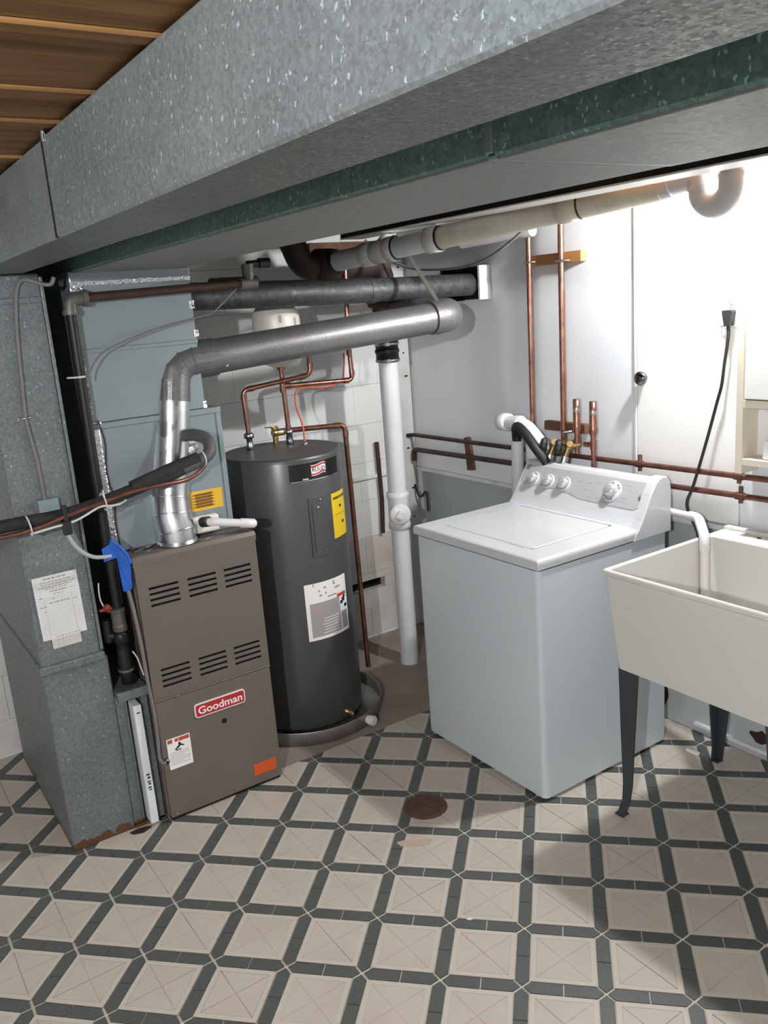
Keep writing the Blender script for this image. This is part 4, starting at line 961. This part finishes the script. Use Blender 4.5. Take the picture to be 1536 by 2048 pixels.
# ================================================================== WASHER
WX0, WX1, WY0, WY1 = 1.047, 1.737, -0.765, -0.105
wa = thing('washing_machine', 'white top-loading washing machine with a sloped control console', 'washer', (1.392, -0.435, 0))
def wcab(b):
    pg = []
    for cx, cy, a0 in ((WX1 - .022, WY1 - .02, 0), (WX0 + .022, WY1 - .02, 90), (WX0 + .022, WY0 + .022, 180), (WX1 - .022, WY0 + .022, 270)):
        for k in range(7):
            a = math.radians(a0 + 15 * k); pg.append((cx + .02 * math.cos(a), cy + .02 * math.sin(a)))
    b.extr(pg, lambda u, v, z: (u, v, z), 0.014, 0.862, 0, True, False)
    b.add([(u, v, .862) for u, v in pg], [tuple(range(len(pg)))]); b.add([(u, v, .014) for u, v in pg], [tuple(range(len(pg)))[::-1]])
part('cabinet', 'washer_side', wa, wcab)
for (x, y) in ((WX0 + .05, WY0 + .05), (WX1 - .05, WY0 + .05), (WX0 + .05, WY1 - .05), (WX1 - .05, WY1 - .05)):
    part('leveling_foot', 'rubber', wa, lambda b, x=x, y=y: b.lathe([(0, 0), (.02, 0), (.02, .008), (.008, .012), (.008, .016)], (x, y, 0), n=12))
part('dark_gap', 'hole', wa, lambda b: b.box((WX0 + .008, WY0 + .008, .862), (WX1 - .008, WY1, .8685)))
LX0, LX1, LY0, LY1 = 1.140, 1.632, -.690, -.285
def wtop(b):
    z0, z1 = .8685, .9035
    x0, x1, y0, y1 = WX0 - .004, WX1 + .004, WY0 - .006, WY1
    # rounded-front top deck, with the lid opening cut out
    us = [x0 + .014, LX0, LX1, x1 - .014]; vs = [y0 + .014, LY0, LY1, y1]
    b.grid(us, vs, [(LX0, LX1, LY0, LY1)], lambda u, v: (u, v, z1))
    ring_ = []
    prof = [(0.014, z1), (.008, z1 - .0012), (.003, z1 - .005), (.0005, z1 - .011), (0, z1 - .018), (.001, z0)]
    for ins, z in prof: ring_.append([(x0 + ins, y1, z), (x0 + ins, y0 + ins, z), (x1 - ins, y0 + ins, z), (x1 - ins, y1, z)])
    for r_, s_ in zip(ring_, ring_[1:]):
        for k in range(3): b.add([r_[k], r_[k + 1], s_[k + 1], s_[k]], [(0, 3, 2, 1)], 0, False)
    for (p, q) in (((LX0, LY0), (LX1, LY0)), ((LX1, LY0), (LX1, LY1)), ((LX1, LY1), (LX0, LY1)), ((LX0, LY1), (LX0, LY0))):
        b.add([(*p, z1), (*q, z1), (*q, z1 - .012), (*p, z1 - .012)], [(0, 1, 2, 3)])
part('top_deck', 'washer', wa, wtop)
def wlid(b):
    pg = rrect(LX1 - LX0 - .010, LY1 - LY0 - .010, .018)
    cx, cy = (LX0 + LX1) / 2, (LY0 + LY1) / 2
    b.extr(pg, lambda u, v, z: (cx + u, cy + v, z), .892, .9030)
    pi = rrect(LX1 - LX0 - .020, LY1 - LY0 - .020, .014); nn = len(pg)
    b.add([(cx + u, cy + v, .9030) for u, v in pg] + [(cx + u, cy + v, .9052) for u, v in pi], [(k, (k + 1) % nn, nn + (k + 1) % nn, nn + k) for k in range(nn)])
    b.add([(cx + u, cy + v, .9052) for u, v in pi], [tuple(range(nn))])
part('lid_recess', 'grey_btn', wa, lambda b: b.box((LX0, LY0, .8925), (LX1, LY1, .8955)))
ld = part('lid', 'washer', wa, wlid)
t = MB(); t.box((1.520, -.697, .8985), (1.600, -.684, .9055), .003); build('lid_handle', t, 'washer_console', ld)
# console: profile swept along x with rounded end caps
PR = [(-.262, .902), (-.250, .914), (-.238, .928), (-.224, .948), (-.158, 1.050), (-.150, 1.060), (-.140, 1.065), (-.122, 1.066), (-.108, 1.060), (-.105, 1.045), (-.105, .868), (-.255, .868)]
part('console', 'washer', wa, lambda b: b.extr(PR, lambda u, v, x: (x, u, v), WX0 + .006, WX1 - .030))
def endcap(b, x0, x1):
    pr = [(-.300, .866), (-.292, .885), (-.272, .908), (-.256, .930), (-.238, .962), (-.205, 1.022), (-.180, 1.058), (-.162, 1.073), (-.140, 1.078), (-.118, 1.074), (-.104, 1.058), (-.098, 1.03), (-.097, .866)]
    ins = [(u + .006 if u < -.2 else u, v - .006) for u, v in pr]
    b.extr(pr, lambda u, v, x: (x, u, v), x0, x1 - .006)
    n_ = len(pr)
    b.add([(x1 - .006, u, v) for u, v in pr] + [(x1, u * .985 - .002, v - .005 if v > .9 else v) for u, v in pr], [(k, (k + 1) % n_, n_ + (k + 1) % n_, n_ + k) for k in range(n_)])
    b.add([(x1, u * .985 - .002, v - .005 if v > .9 else v) for u, v in pr], [tuple(range(n_))])
part('console_end_cap', 'washer', wa, lambda b: endcap(b, WX1 - .034, WX1 + .006))
part('console_end_cap', 'washer', wa, lambda b: b.extr(PR, lambda u, v, x: (x, u, v), WX0 - .002, WX0 + .008))
cn = V((0, -.102, .066)).normalized(); cu_ = V((0, .066, .102)).normalized(); c0 = V((0, -.191, .999))
def con(x, v, h): return V((x, 0, 0)) + c0 + cu_ * v + cn * h
def panel(b):
    x0, x1 = WX0 + .012, WX1 - .045
    top, bot = .058, -.052
    pg = [(x0 + .012, top), (x1, top), (x1, bot + .012), (x1 - .02, bot), (1.52, bot), (1.40, bot + .004), (1.335, bot + .018), (1.26, bot + .026), (x0 + .02, bot + .024), (x0, bot + .045), (x0, top - .02)]
    b.extr(pg[::-1], lambda u, v, h: con(u, v, h), -.003, .0022)
part('control_panel', 'washer_console', wa, panel, 'light grey printed control panel')
def pmarks(b):
    rnd = random.Random(9)
    for (x, v, L) in ((1.12, .047, .022), (1.205, .047, .026), (1.29, .046, .022), (1.36, .02, .03), (1.41, .018, .03), (1.40, -.012, .03), (1.445, -.010, .018), (1.46, .028, .016), (1.44, -.036, .026), (1.48, -.036, .02), (1.60, .034, .028), (1.62, .016, .016), (1.605, -.018, .024), (1.588, -.030, .03), (1.535, -.044, .022), (1.685, .022, .014), (1.20, -.028, .05)):
        b.add([con(x, v, .0026), con(x + L, v, .0026), con(x + L, v + .0028, .0026), con(x, v + .0028, .0026)], [(0, 1, 2, 3)])
part('panel_print', 'grey_p', wa, pmarks)
part('round_logo', 'grey_btn', wa, lambda b: b.lathe([(0, .004), (.011, .004), (.012, .002)][::-1], con(1.075, .046, 0), cn, 16))
for x in (1.126, 1.213, 1.303):
    kb = part('control_knob', 'washer', wa, lambda b, x=x: b.lathe([(.031, .002), (.031, .006), (.027, .008), (.026, .009)], con(x, -.001, 0), cn, 24))
    t = MB(); t.lathe([(.024, .006), (.0235, .016), (.021, .026), (.015, .030), (0, .031)], con(x, -.001, 0), cn, 24); build('knob_cap', t, 'knob', kb)
kb = part('cycle_dial', 'washer', wa, lambda b: b.lathe([(.043, .002), (.043, .005), (.040, .007), (.026, .007)], con(1.548, .004, 0), cn, 32))
t = MB(); t.lathe([(.026, .006), (.0255, .018), (.022, .030), (.014, .034), (0, .0345)], con(1.548, .004, 0), cn, 24); build('dial_cap', t, 'knob', kb)
t = MB()
for k in range(14):
    a = math.radians(100 + k * 24); 
    if k in (9, 10, 11): continue
    ca, sa = math.cos(a), math.sin(a)
    q = [(r_ * math.cos(a + d), r_ * math.sin(a + d)) for r_, d in ((.029, -.14), (.038, -.12), (.038, .12), (.029, .14))]
    t.add([con(1.548 + u, .004 + v, .0076) for u, v in q], [(0, 1, 2, 3)])
o = build('dial_marks', t, 'grey_btn', kb); o['kind'] = 'stuff'
part('push_button', 'grey_btn', wa, lambda b: b.lathe([(.0115, .002), (.011, .006), (0, .007)], con(1.687, .0, 0), cn, 16))

# ================================================================== UTILITY SINK
sk = thing('laundry_tub', 'cream plastic laundry sink on dark legs beside the washer', 'sink', (2.25, -0.345, 0))
TX0, TX1, TY0, TY1, TZ = 1.928, 2.56, -0.675, -0.020, 0.895
def rr(x0, x1, y0, y1, r, z, n_=5):
    return [(x0 + (x1 - x0) / 2 + u, y0 + (y1 - y0) / 2 + v, z) for u, v in rrect(x1 - x0, y1 - y0, r, n_)]
def tub(b):
    rings = [rr(TX0 + .030, TX1 - .030, TY0 + .05, TY1 - .04, .02, .548), rr(TX0 + .022, TX1 - .022, TY0 + .040, TY1 - .03, .02, .554),
             rr(TX0 + .003, TX1 - .003, TY0 + .004, TY1 - .003, .015, TZ - .020), rr(TX0, TX1, TY0, TY1, .014, TZ - .014), rr(TX0, TX1, TY0, TY1, .014, TZ - .003), rr(TX0 + .003, TX1 - .003, TY0 + .003, TY1 - .003, .013, TZ),
             rr(TX0 + .014, TX1 - .014, TY0 + .014, TY1 - .125, .012, TZ), rr(TX0 + .017, TX1 - .017, TY0 + .017, TY1 - .128, .012, TZ - .004),
             rr(TX0 + .050, TX1 - .050, TY0 + .055, TY1 - .145, .035, .585), rr(TX0 + .075, TX1 - .075, TY0 + .08, TY1 - .17, .03, .572)]
    n_ = len(rings[0])
    for p, q in zip(rings, rings[1:]):
        b.add(p + q, [(k, (k + 1) % n_, n_ + (k + 1) % n_, n_ + k) for k in range(n_)])
    b.add(rings[0], [tuple(range(n_))[::-1]]); b.add(rings[-1], [tuple(range(n_))])
part('basin', 'tub', sk, tub)
part('back_ledge', 'tub', sk, lambda b: b.box((TX0 + .002, TY1 - .030, TZ - .004), (TX1 - .002, TY1 - .001, TZ + .012), .005))
part('drain_strainer', 'nickel', sk, lambda b: b.lathe([(0, .001), (.035, .001), (.042, .004), (.044, .001)][::-1], (2.25, -.38, .5725), n=20))
part('faucet_hole', 'hole', sk, lambda b: b.cyl((2.085, -.075, TZ + .0002), (2.085, -.075, TZ + .0008), .008, 12))
def leg(b, x, y, sx, sy):
    # tapering folded-plate leg that flares at the top and kicks out at the foot
    secs = [(0.60, .088, .088, -.004), (0.55, .080, .080, -.002), (0.30, .056, .056, .002), (0.12, .038, .038, .006), (0.06, .031, .031, .004), (0.02, .030, .030, -.004), (0.0, .032, .032, -.010)]
    prev = None
    for z, wx, wy, off in secs:
        ox = x + sx * off; oy = y + sy * off
        th = .006
        # L section: corner at outside
        pts = [(0, 0), (wx, 0), (wx, th), (th, th), (th, wy), (0, wy)]
        ringp = [(ox + sx * u, oy + sy * v, z) for u, v in pts]
        if prev: b.add(prev + ringp, [(k, (k + 1) % 6, 6 + (k + 1) % 6, 6 + k) for k in range(6)])
        else: b.add(ringp, [tuple(range(6))])
        prev = ringp
    b.add(prev, [tuple(range(6))])
    b.box((ox - .004 if sx > 0 else ox - .03, oy - .004 if sy > 0 else oy - .03, 0), (ox + .03 if sx > 0 else ox + .004, oy + .03 if sy > 0 else oy + .004, .006), .002)
for (x, y, sx, sy) in ((1.945, -.615, 1, 1), (2.543, -.615, -1, 1), (1.945, -.085, 1, -1), (2.543, -.085, -1, -1)):
    part('leg', 'tub_leg', sk, lambda b, x=x, y=y, sx=sx, sy=sy: leg(b, x, y, sx, sy))
dp = thing('discharge_pipe', 'white plastic condensate pipe bending over the rim into the laundry sink', 'pipe', (1.9, -0.15, 0.93))
part('pipe_run', 'pvc', dp, lambda b: b.tube([(1.66, -.055, .925), (1.85, -.115, .940)], .0135, 16))
part('elbow', 'pvc', dp, lambda b: (b.tube(fillet([(1.835, -.110, .939), (1.882, -.125, .943), (1.965, -.205, .908), (1.970, -.210, .86)], .03, 5), .0175, 16)))
part('drop_pipe', 'pvc_cream', dp, lambda b: b.tube([(1.970, -.210, .885), (1.985, -.225, .64)], .0150, 16))

# ================================================================== WALL CABINET, OUTLET, CORD
wc = thing('wall_cabinet', 'cream open wall cabinet with a white door at the right edge', 'cabinet', (2.3, -0.06, 1.13))
part('side_panel', 'cream_wood', wc, lambda b: b.box((2.002, -0.10, 1.115), (2.028, -0.001, 2.078), .002))
part('side_panel', 'cream_wood', wc, lambda b: b.box((2.62, -0.10, 1.115), (2.646, -0.001, 2.078), .002))
part('shelf', 'cream_wood', wc, lambda b: b.box((2.028, -0.10, 1.338), (2.62, -0.001, 1.364), .002))
part('bottom_panel', 'cream_wood', wc, lambda b: b.box((2.028, -0.10, 1.145), (2.62, -0.001, 1.168), .002))
part('top_panel', 'cream_wood', wc, lambda b: b.box((2.028, -0.10, 2.052), (2.62, -0.001, 2.078), .002))
part('back_panel', 'white_paint', wc, lambda b: b.box((2.028, -0.012, 1.168), (2.62, -0.002, 2.052)))
cdr = part('door', 'white_paint', wc, lambda b: b.box((2.033, -0.104, 1.368), (2.616, -0.086, 2.049), .003))
t = MB(); t.lathe([(.006, 0), (.006, .012), (.013, .018), (.011, .026), (0, .028)], (2.58, -.104, 1.45), (0, -1, 0), 14); build('knob', t, 'chrome', cdr)
simple('white_carton', 'small white carton standing inside the open wall cabinet shelf', 'box', 'white_p', lambda b: b.box((2.092, -.085, 1.1685), (2.18, -.030, 1.232), .006))
ou = thing('wall_outlet', 'white wall plate with an outlet and a grey toggle switch', 'outlet', (1.93, -0.003, 1.67))
part('plate', 'plate', ou, lambda b: b.box((1.885, -.006, 1.590), (1.985, -.0002, 1.715), .003))
part('outlet_face', 'plate', ou, lambda b: (b.extr(rrect(.034, .028, .010), lambda u, v, y: (1.915 + u, y, 1.675 + v), -.009, -.004), b.extr(rrect(.034, .028, .010), lambda u, v, y: (1.915 + u, y, 1.630 + v), -.009, -.004)))
part('slots', 'black_p', ou, lambda b: (b.box((1.9075, -.0096, 1.676), (1.9095, -.0088, 1.685)), b.box((1.920, -.0096, 1.677), (1.922, -.0088, 1.684)), b.cyl((1.915, -.0096, 1.668), (1.915, -.0088, 1.668), .0025, 8)))
part('toggle', 'grey_btn', ou, lambda b: b.box((1.953, -.016, 1.690), (1.961, -.005, 1.708), .002), 'grey toggle lever')
pc = thing('power_cord', 'black power cord hanging from the outlet down behind the sink', 'cord', (1.93, -0.03, 1.62))
part('plug', 'rubber', pc, lambda b: b.extr([(-.017, .030), (.017, .030), (.019, .024), (.010, -.022), (-.010, -.022), (-.019, .024)], lambda u, v, y: (1.915 + u, y, 1.622 + v), -.036, -.0095))
part('cord', 'rubber', pc, lambda b: b.tube(smooth_path([(1.915, -.024, 1.602), (1.918, -.028, 1.56), (1.908, -.03, 1.48), (1.898, -.03, 1.40), (1.880, -.028, 1.34), (1.845, -.035, 1.20), (1.805, -.05, 1.04), (1.785, -.06, .975), (1.79, -.055, .93), (1.82, -.05, .87), (1.84, -.05, .80)]), [.0055] * 81, 10))
simple('cup_hook', 'tiny metal cup hook beside the black plug', 'hook', 'nickel', lambda b: b.tube([(1.878, -.001, 1.598), (1.878, -.015, 1.598), (1.896, -.017, 1.599)], .0025, 6))

# ================================================================== GAS PIPING
gp = thing('gas_pipe', 'black iron gas pipe dropping between the return duct and the furnace', 'pipe', (0.9, -1.91, 0.9))
part('riser', 'iron', gp, lambda b: b.tube([(0.90, -1.915, .90), (0.90, -1.918, 1.30), (0.90, -1.914, 1.815)], .0165, 16))
part('elbow', 'fitting', gp, lambda b: (b.tube(fillet([(0.90, -1.914, 1.808), (0.90, -1.912, 1.846), (0.90, -1.862, 1.849)], .025, 5), .0215, 16), b.tube([(0.90, -1.914, 1.800), (.90, -1.914, 1.815)], .0255, 16), b.tube([(.90, -1.872, 1.849), (.90, -1.857, 1.849)], .0255, 16)))
part('cross_run', 'iron_brown', gp, lambda b: b.tube([(0.90, -1.87, 1.849), (0.90, -1.325, 1.865)], .0145, 16), 'rust-brown horizontal length')
part('tee_fitting', 'fitting', gp, lambda b: (b.cyl((0.90, -1.330, 1.865), (0.90, -1.268, 1.866), .021, 16), b.cyl((0.90, -1.295, 1.866), (0.90, -1.295, 1.905), .019, 16), b.cyl((.90, -1.295, 1.895), (.90, -1.295, 1.928), .022, 8)))
part('far_run', 'iron', gp, lambda b: b.tube([(0.90, -1.27, 1.866), (0.76, -1.20, 1.88), (0.30, -1.18, 1.90)], .0140, 14))
part('plug_cap', 'iron', gp, lambda b: (b.cyl((0.90, -1.25, 1.93), (0.90, -1.21, 1.93), .017, 10), b.cyl((0.90, -1.295, 1.928), (.90, -1.22, 1.93), .012, 10)))
part('zip_tie', 'cable_white', gp, lambda b: (b.lathe([(.0165, -.003), (.0185, -.003), (.0185, .003), (.0165, .003)], (0.90, -1.916, 1.608), n=16), b.cyl((.915, -1.93, 1.608), (.918, -1.962, 1.610), .003, 6)))
part('lower_riser', 'iron', gp, lambda b: b.cyl((0.90, -1.917, .55), (0.90, -1.915, .92), .0165, 16))
gv = thing('gas_shutoff_valve', 'grey gas union and red-handled shutoff on the black gas pipe', 'valve', (0.90, -1.918, 0.78))
part('union', 'fitting', gv, lambda b: b.lathe([(.017, .745), (.0245, .748), (.0255, .765), (.0235, .772), (.0235, .812), (.026, .818), (.026, .826), (.017, .83)], (0.90, -1.917, 0), n=10, smooth=False))
part('lever', 'red_knob', gv, lambda b: (b.cyl((0.905, -1.945, .828), (0.915, -1.960, .842), .010, 10), b.box((.911, -1.980, .832), (.920, -1.935, .842), .003), b.sphere((.912, -1.952, .842), .013, 10)), 'red lever')
part('side_valve', 'iron', gv, lambda b: (b.cyl((0.88, -1.955, .71), (.88, -1.955, .79), .016, 12), b.cyl((.88, -1.955, .73), (.90, -1.92, .73), .016, 12)))
part('drip_leg', 'iron', gv, lambda b: b.lathe([(.0, .555), (.022, .555), (.024, .60), (.023, .68), (.019, .70), (.026, .705), (.026, .735), (.017, .745)], (0.90, -1.9185, 0), n=14))
part('collar', 'fitting', gv, lambda b: b.lathe([(.024, .598), (.028, .600), (.028, .606), (.024, .608)], (0.90, -1.9185, 0), n=16))
# gas connector and conduit down the furnace edge
gt = thing('flexible_conduit', 'thin grey flexible conduit along the left edge of the furnace', 'conduit', (0.94, -1.866, 0.5))
part('conduit_run', 'cable_grey', gt, lambda b: b.tube(smooth_path([(0.945, -1.888, .93), (0.950, -1.878, .84), (0.955, -1.871, .70), (0.957, -1.868, .56), (0.955, -1.862, .44), (0.958, -1.864, .34), (0.958, -1.868, .27), (0.962, -1.860, .245), (.958, -1.848, .242)]), .0065, 10))
part('connector', 'nickel', gt, lambda b: (b.lathe([(0, 0), (.011, 0), (.011, .012), (.007, .016)], (0.952, -1.846, .244), (1, 0, 0), 12)))
simple('white_wire', 'thin white wire above the red gas lever', 'wire', 'cable_white', lambda b: b.tube(smooth_path([(0.905, -1.965, .930), (0.905, -1.968, .905), (0.907, -1.968, .870), (0.908, -1.957, .835)]), .0028, 6))
simple('white_wire', 'thin white wire hanging beside the gas drip leg', 'wire', 'cable_white', lambda b: b.tube(smooth_path([(0.93, -1.896, .672), (0.932, -1.884, .645), (0.935, -1.878, .61), (0.935, -1.872, .578)]), .0028, 6))

# ================================================================== REFRIGERANT LINES
ls = thing('refrigerant_lines', 'bundle of black insulated refrigerant and copper lines strung across the furnace front', 'pipe', (1.0, -1.9, 1.22))
part('insulated_line', 'foam', ls, lambda b: b.tube(smooth_path([(0.99, -6.15, 1.24), (0.99, -3.0, 1.21), (1.0, -2.36, 1.20), (1.0, -2.20, 1.200), (1.0, -2.06, 1.200), (1.0, -1.94, 1.216), (1.0, -1.80, 1.245), (1.0, -1.70, 1.266), (1.0, -1.62, 1.288)]), .0205, 16))
part('taped_bend', 'greytape', ls, lambda b: b.tube(smooth_path([(1.0, -1.66, 1.277), (1.0, -1.59, 1.297), (0.995, -1.555, 1.320), (0.97, -1.548, 1.355), (0.93, -1.57, 1.372), (0.87, -1.59, 1.368), (.84, -1.595, 1.36)]), .0215, 16))
part('sleeve', 'foam', ls, lambda b: b.tube([(1.001, -1.835, 1.245), (1.001, -1.70, 1.282), (1.001, -1.60, 1.303)], .0225, 14))
part('liquid_line', 'copper_old', ls, lambda b: b.tube(smooth_path([(1.015, -6.15, 1.20), (1.015, -3.0, 1.18), (1.018, -2.30, 1.172), (1.024, -2.15, 1.180), (1.026, -2.05, 1.202), (1.026, -1.94, 1.222), (1.022, -1.84, 1.237), (1.018, -1.74, 1.240), (1.00, -1.66, 1.238), (0.96, -1.60, 1.243), (0.92, -1.55, 1.262), (0.87, -1.51, 1.285), (.846, -1.52, 1.295)]), .0075, 12))
def wad(b):
    rnd = random.Random(12); bm = bmesh.new(); bmesh.ops.create_icosphere(bm, subdivisions=3, radius=.048)
    for v in bm.verts: v.co = V((v.co.x * .35, v.co.y, v.co.z * 1.35)) * rnd.uniform(.78, 1.18) + V((0.856, -1.592, 1.338))
    b.bm(bm, 0, False)
part('foil_wrap', 'foil', ls, wad, 'crumpled shiny foil where the lines enter the coil cabinet')
part('control_wire', 'cable_white', ls, lambda b: b.tube(smooth_path([(1.022, -2.165, 1.165), (1.022, -2.10, 1.172), (1.024, -2.04, 1.178), (1.024, -2.0, 1.190), (1.022, -1.95, 1.208), (1.022, -1.91, 1.204), (1.016, -1.878, 1.206)]), .0038, 8))
for y, z, r in ((-2.165, 1.188, .031), (-1.933, 1.219, .029), (-1.585, 1.302, .0235)):
    d = V((0, .99, .12)).normalized()
    part('zip_tie', 'cable_white', ls, lambda b: b.tube([V((1.008, y, z)) + (V((1, 0, 0)) * math.cos(a) + d.cross(V((1, 0, 0))) * math.sin(a)) * r for a in [k * PI / 9 for k in range(19)]], .0026, 6))
part('tie_tail', 'cable_white', ls, lambda b: b.cyl((1.035, -1.935, 1.235), (1.036, -1.938, 1.262), .0025, 6))
part('tie_tail', 'cable_white', ls, lambda b: b.cyl((1.030, -1.892, 1.205), (1.04, -1.870, 1.218), .003, 6))
part('black_strap', 'rubber', ls, lambda b: (b.box((1.012, -2.072, 1.140), (1.030, -2.045, 1.185), .004), b.box((1.018, -2.066, 1.185), (1.034, -2.052, 1.235), .003)))
simple('condensate_tube', 'clear vinyl tube sagging from the line bundle to the blue tape', 'tube', 'clear', lambda b: b.tube(smooth_path([(1.015, -2.060, 1.150), (1.01, -2.050, 1.115), (1.0, -2.025, 1.075), (0.985, -1.99, 1.045), (0.97, -1.955, 1.032), (0.955, -1.925, 1.026)]), .0068, 10))
bt = thing('blue_tape', 'strip of blue painters tape wrapped at the furnace top left corner', 'tape', (0.95, -1.91, 1.0))
def tape(b):
    b.add([(0.955, -1.950, 1.055), (0.962, -1.905, 1.073), (0.962, -1.895, 1.020), (0.955, -1.948, 1.010)], [(3, 2, 1, 0), (0, 1, 2, 3)])
    q = [(0.958, -1.917, 1.082), (0.962, -1.912, 1.074), (0.965, -1.882, 1.038), (0.968, -1.868, .995), (0.962, -1.872, .905), (0.955, -1.880, .893), (.955, -1.900, .895), (.958, -1.902, .93), (.955, -1.905, 1.01), (.954, -1.912, 1.03), (.955, -1.93, 1.045)]
    b.add(q + [(x - .010, y, z) for x, y, z in q], [tuple(range(len(q))), tuple(range(len(q), 2 * len(q)))[::-1]] + [(k, (k + 1) % len(q), len(q) + (k + 1) % len(q), len(q) + k) for k in range(len(q))])
part('tape_strip', 'blue', bt, tape)
part('tape_fold', 'blue', bt, lambda b: b.tube(smooth_path([(0.959, -1.916, 1.078), (0.966, -1.896, 1.055), (.969, -1.876, 1.022), (.970, -1.868, .99)], 5), .006, 6))
cd = thing('condensate_trap', 'white plastic condensate stub pipe poking right above the furnace', 'pipe', (0.90, -1.50, 1.04))
part('threaded_collar', 'rubber', cd, lambda b: (b.cyl((0.876, -1.568, 1.052), (0.905, -1.556, 1.058), .019, 14)))
part('stub_pipe', 'pvc', cd, lambda b: b.tube(fillet([(0.880, -1.566, 1.053), (0.925, -1.540, 1.056), (0.945, -1.42, 1.030), (.945, -1.405, 1.028)], .02, 5), .0145, 16))
part('end_cap', 'pvc', cd, lambda b: b.tube([(0.939, -1.452, 1.0365), (0.941, -1.448, 1.036), (.948, -1.402, 1.026), (.949, -1.394, 1.0245)], [.0150, .0175, .0175, .010], 16))
simple('thermostat_wire', 'thin dark wire arching from the gas pipe across the plenum', 'wire', 'cable_grey', lambda b: b.tube(smooth_path([(0.918, -1.893, 1.595), (0.918, -1.886, 1.625), (0.915, -1.845, 1.672), (0.91, -1.78, 1.700), (0.905, -1.705, 1.722), (0.90, -1.60, 1.745), (0.895, -1.49, 1.764), (0.885, -1.43, 1.778), (0.87, -1.32, 1.86), (.86, -1.25, 1.925)]), .0030, 6))
simple('plenum_wire', 'thin black wire running down the plenum edge to the line bundle', 'wire', 'rubber', lambda b: b.tube(smooth_path([(0.856, -1.872, 1.46), (0.857, -1.866, 1.43), (0.857, -1.860, 1.38), (.857, -1.868, 1.30), (.858, -1.866, 1.24), (.858, -1.855, 1.19), (.858, -1.866, 1.12), (.858, -1.862, 1.02)]), .0028, 6))
simple('hanging_cable', 'grey cable drooping in a loop beneath the white drain line', 'cable', 'cable_grey', lambda b: b.tube(smooth_path([(0.44, -.50, 2.035), (0.46, -0.46, 1.99), (0.52, -.42, 1.935), (0.62, -.38, 1.895), (0.76, -.36, 1.880), (0.93, -.34, 1.880), (1.06, -.33, 1.905), (1.20, -.31, 1.968), (1.28, -.30, 2.03), (1.33, -.30, 2.095)]), .0055, 8))

# ================================================================== LAMPS
def lamp(name, label, c, mt):
    o = thing(name, label, 'light bulb', c, 'bare basement bulbs')
    x, y, z = c
    part('bulb', mt, o, lambda b: b.lathe([(0, -.030), (.012, -.0275), (.0225, -.020), (.029, -.008), (.030, .004), (.026, .016), (.019, .027), (.014, .036), (.013, .042)], (x, y, z), (0, 0, 1), 24))
    part('screw_base', 'nickel', o, lambda b: b.cyl((x, y, z + .040), (x, y, z + .054), .013, 16))
    part('lamp_holder', 'porcelain', o, lambda b: b.lathe([(.014, .050), (.021, .052), (.024, .068), (.019, .080), (.019, .11), (0, .11)], (x, y, z), (0, 0, 1), 20))
    part('mounting_stem', 'nickel', o, lambda b: b.cyl((x, y, z + .105), (x, y, 2.335), .009, 12))
    return o
lamp('light_bulb', 'bare lit bulb close to the wall beside the grey drain trap', (1.945, -0.165, 2.050), 'bulb_w')
lamp('light_bulb', 'second bare bulb on the ceiling behind the viewer', (4.1, -3.6, 2.03), 'bulb_b')

# ================================================================== FLOOR ITEMS
dr = thing('floor_drain', 'rusty round floor drain cover set in the tiles before the washer', 'drain', (1.472, -1.10, 0))
part('cover_plate', 'rust', dr, lambda b: b.lathe([(0, .0035), (.03, .0035), (.060, .0030), (.074, .0022), (.079, .0002)][::-1], (1.472, -1.10, 0.0), n=36))
def gslots(b):
    for k in range(-4, 5):
        L = math.sqrt(max(0, .062 ** 2 - (k * .013) ** 2)) * .95
        b.box((1.472 - L, -1.10 + k * .013 - .002, .0030), (1.472 + L, -1.10 + k * .013 + .002, .0042))
part('grate_ribs', 'rust', dr, gslots)
simple('dirt_smear', 'tan dried smear on the tiles just in front of the floor drain', 'stain', 'smear', lambda b: b.prism([(1.575, -1.30), (1.60, -1.30), (1.63, -1.27), (1.655, -1.22), (1.64, -1.195), (1.62, -1.215), (1.60, -1.245), (1.585, -1.26)], -.0001, .0006))
simple('rust_flakes', 'brown rust flakes on the floor at the foot of the return duct', 'debris', 'cast', lambda b: [b.prism([(0.915 + u, -2.0 + v) for u, v in ((0, 0), (.018, .008), (.03, .04), (.015, .075), (.004, .06), (-.003, .03))], -.0002, .004)])
simple('plastic_offcut', 'small white plastic offcut lying on the floor behind the sink legs', 'scrap', 'white_p', lambda b: b.box((1.83, -.115, .0), (1.885, -.098, .012), .003))
simple('paint_chip', 'tiny white chip lying on a green floor bar', 'scrap', 'white_p', lambda b: b.prism([(2.006, -1.350), (2.014, -1.345), (2.018, -1.335), (2.010, -1.338)], 0, .003))
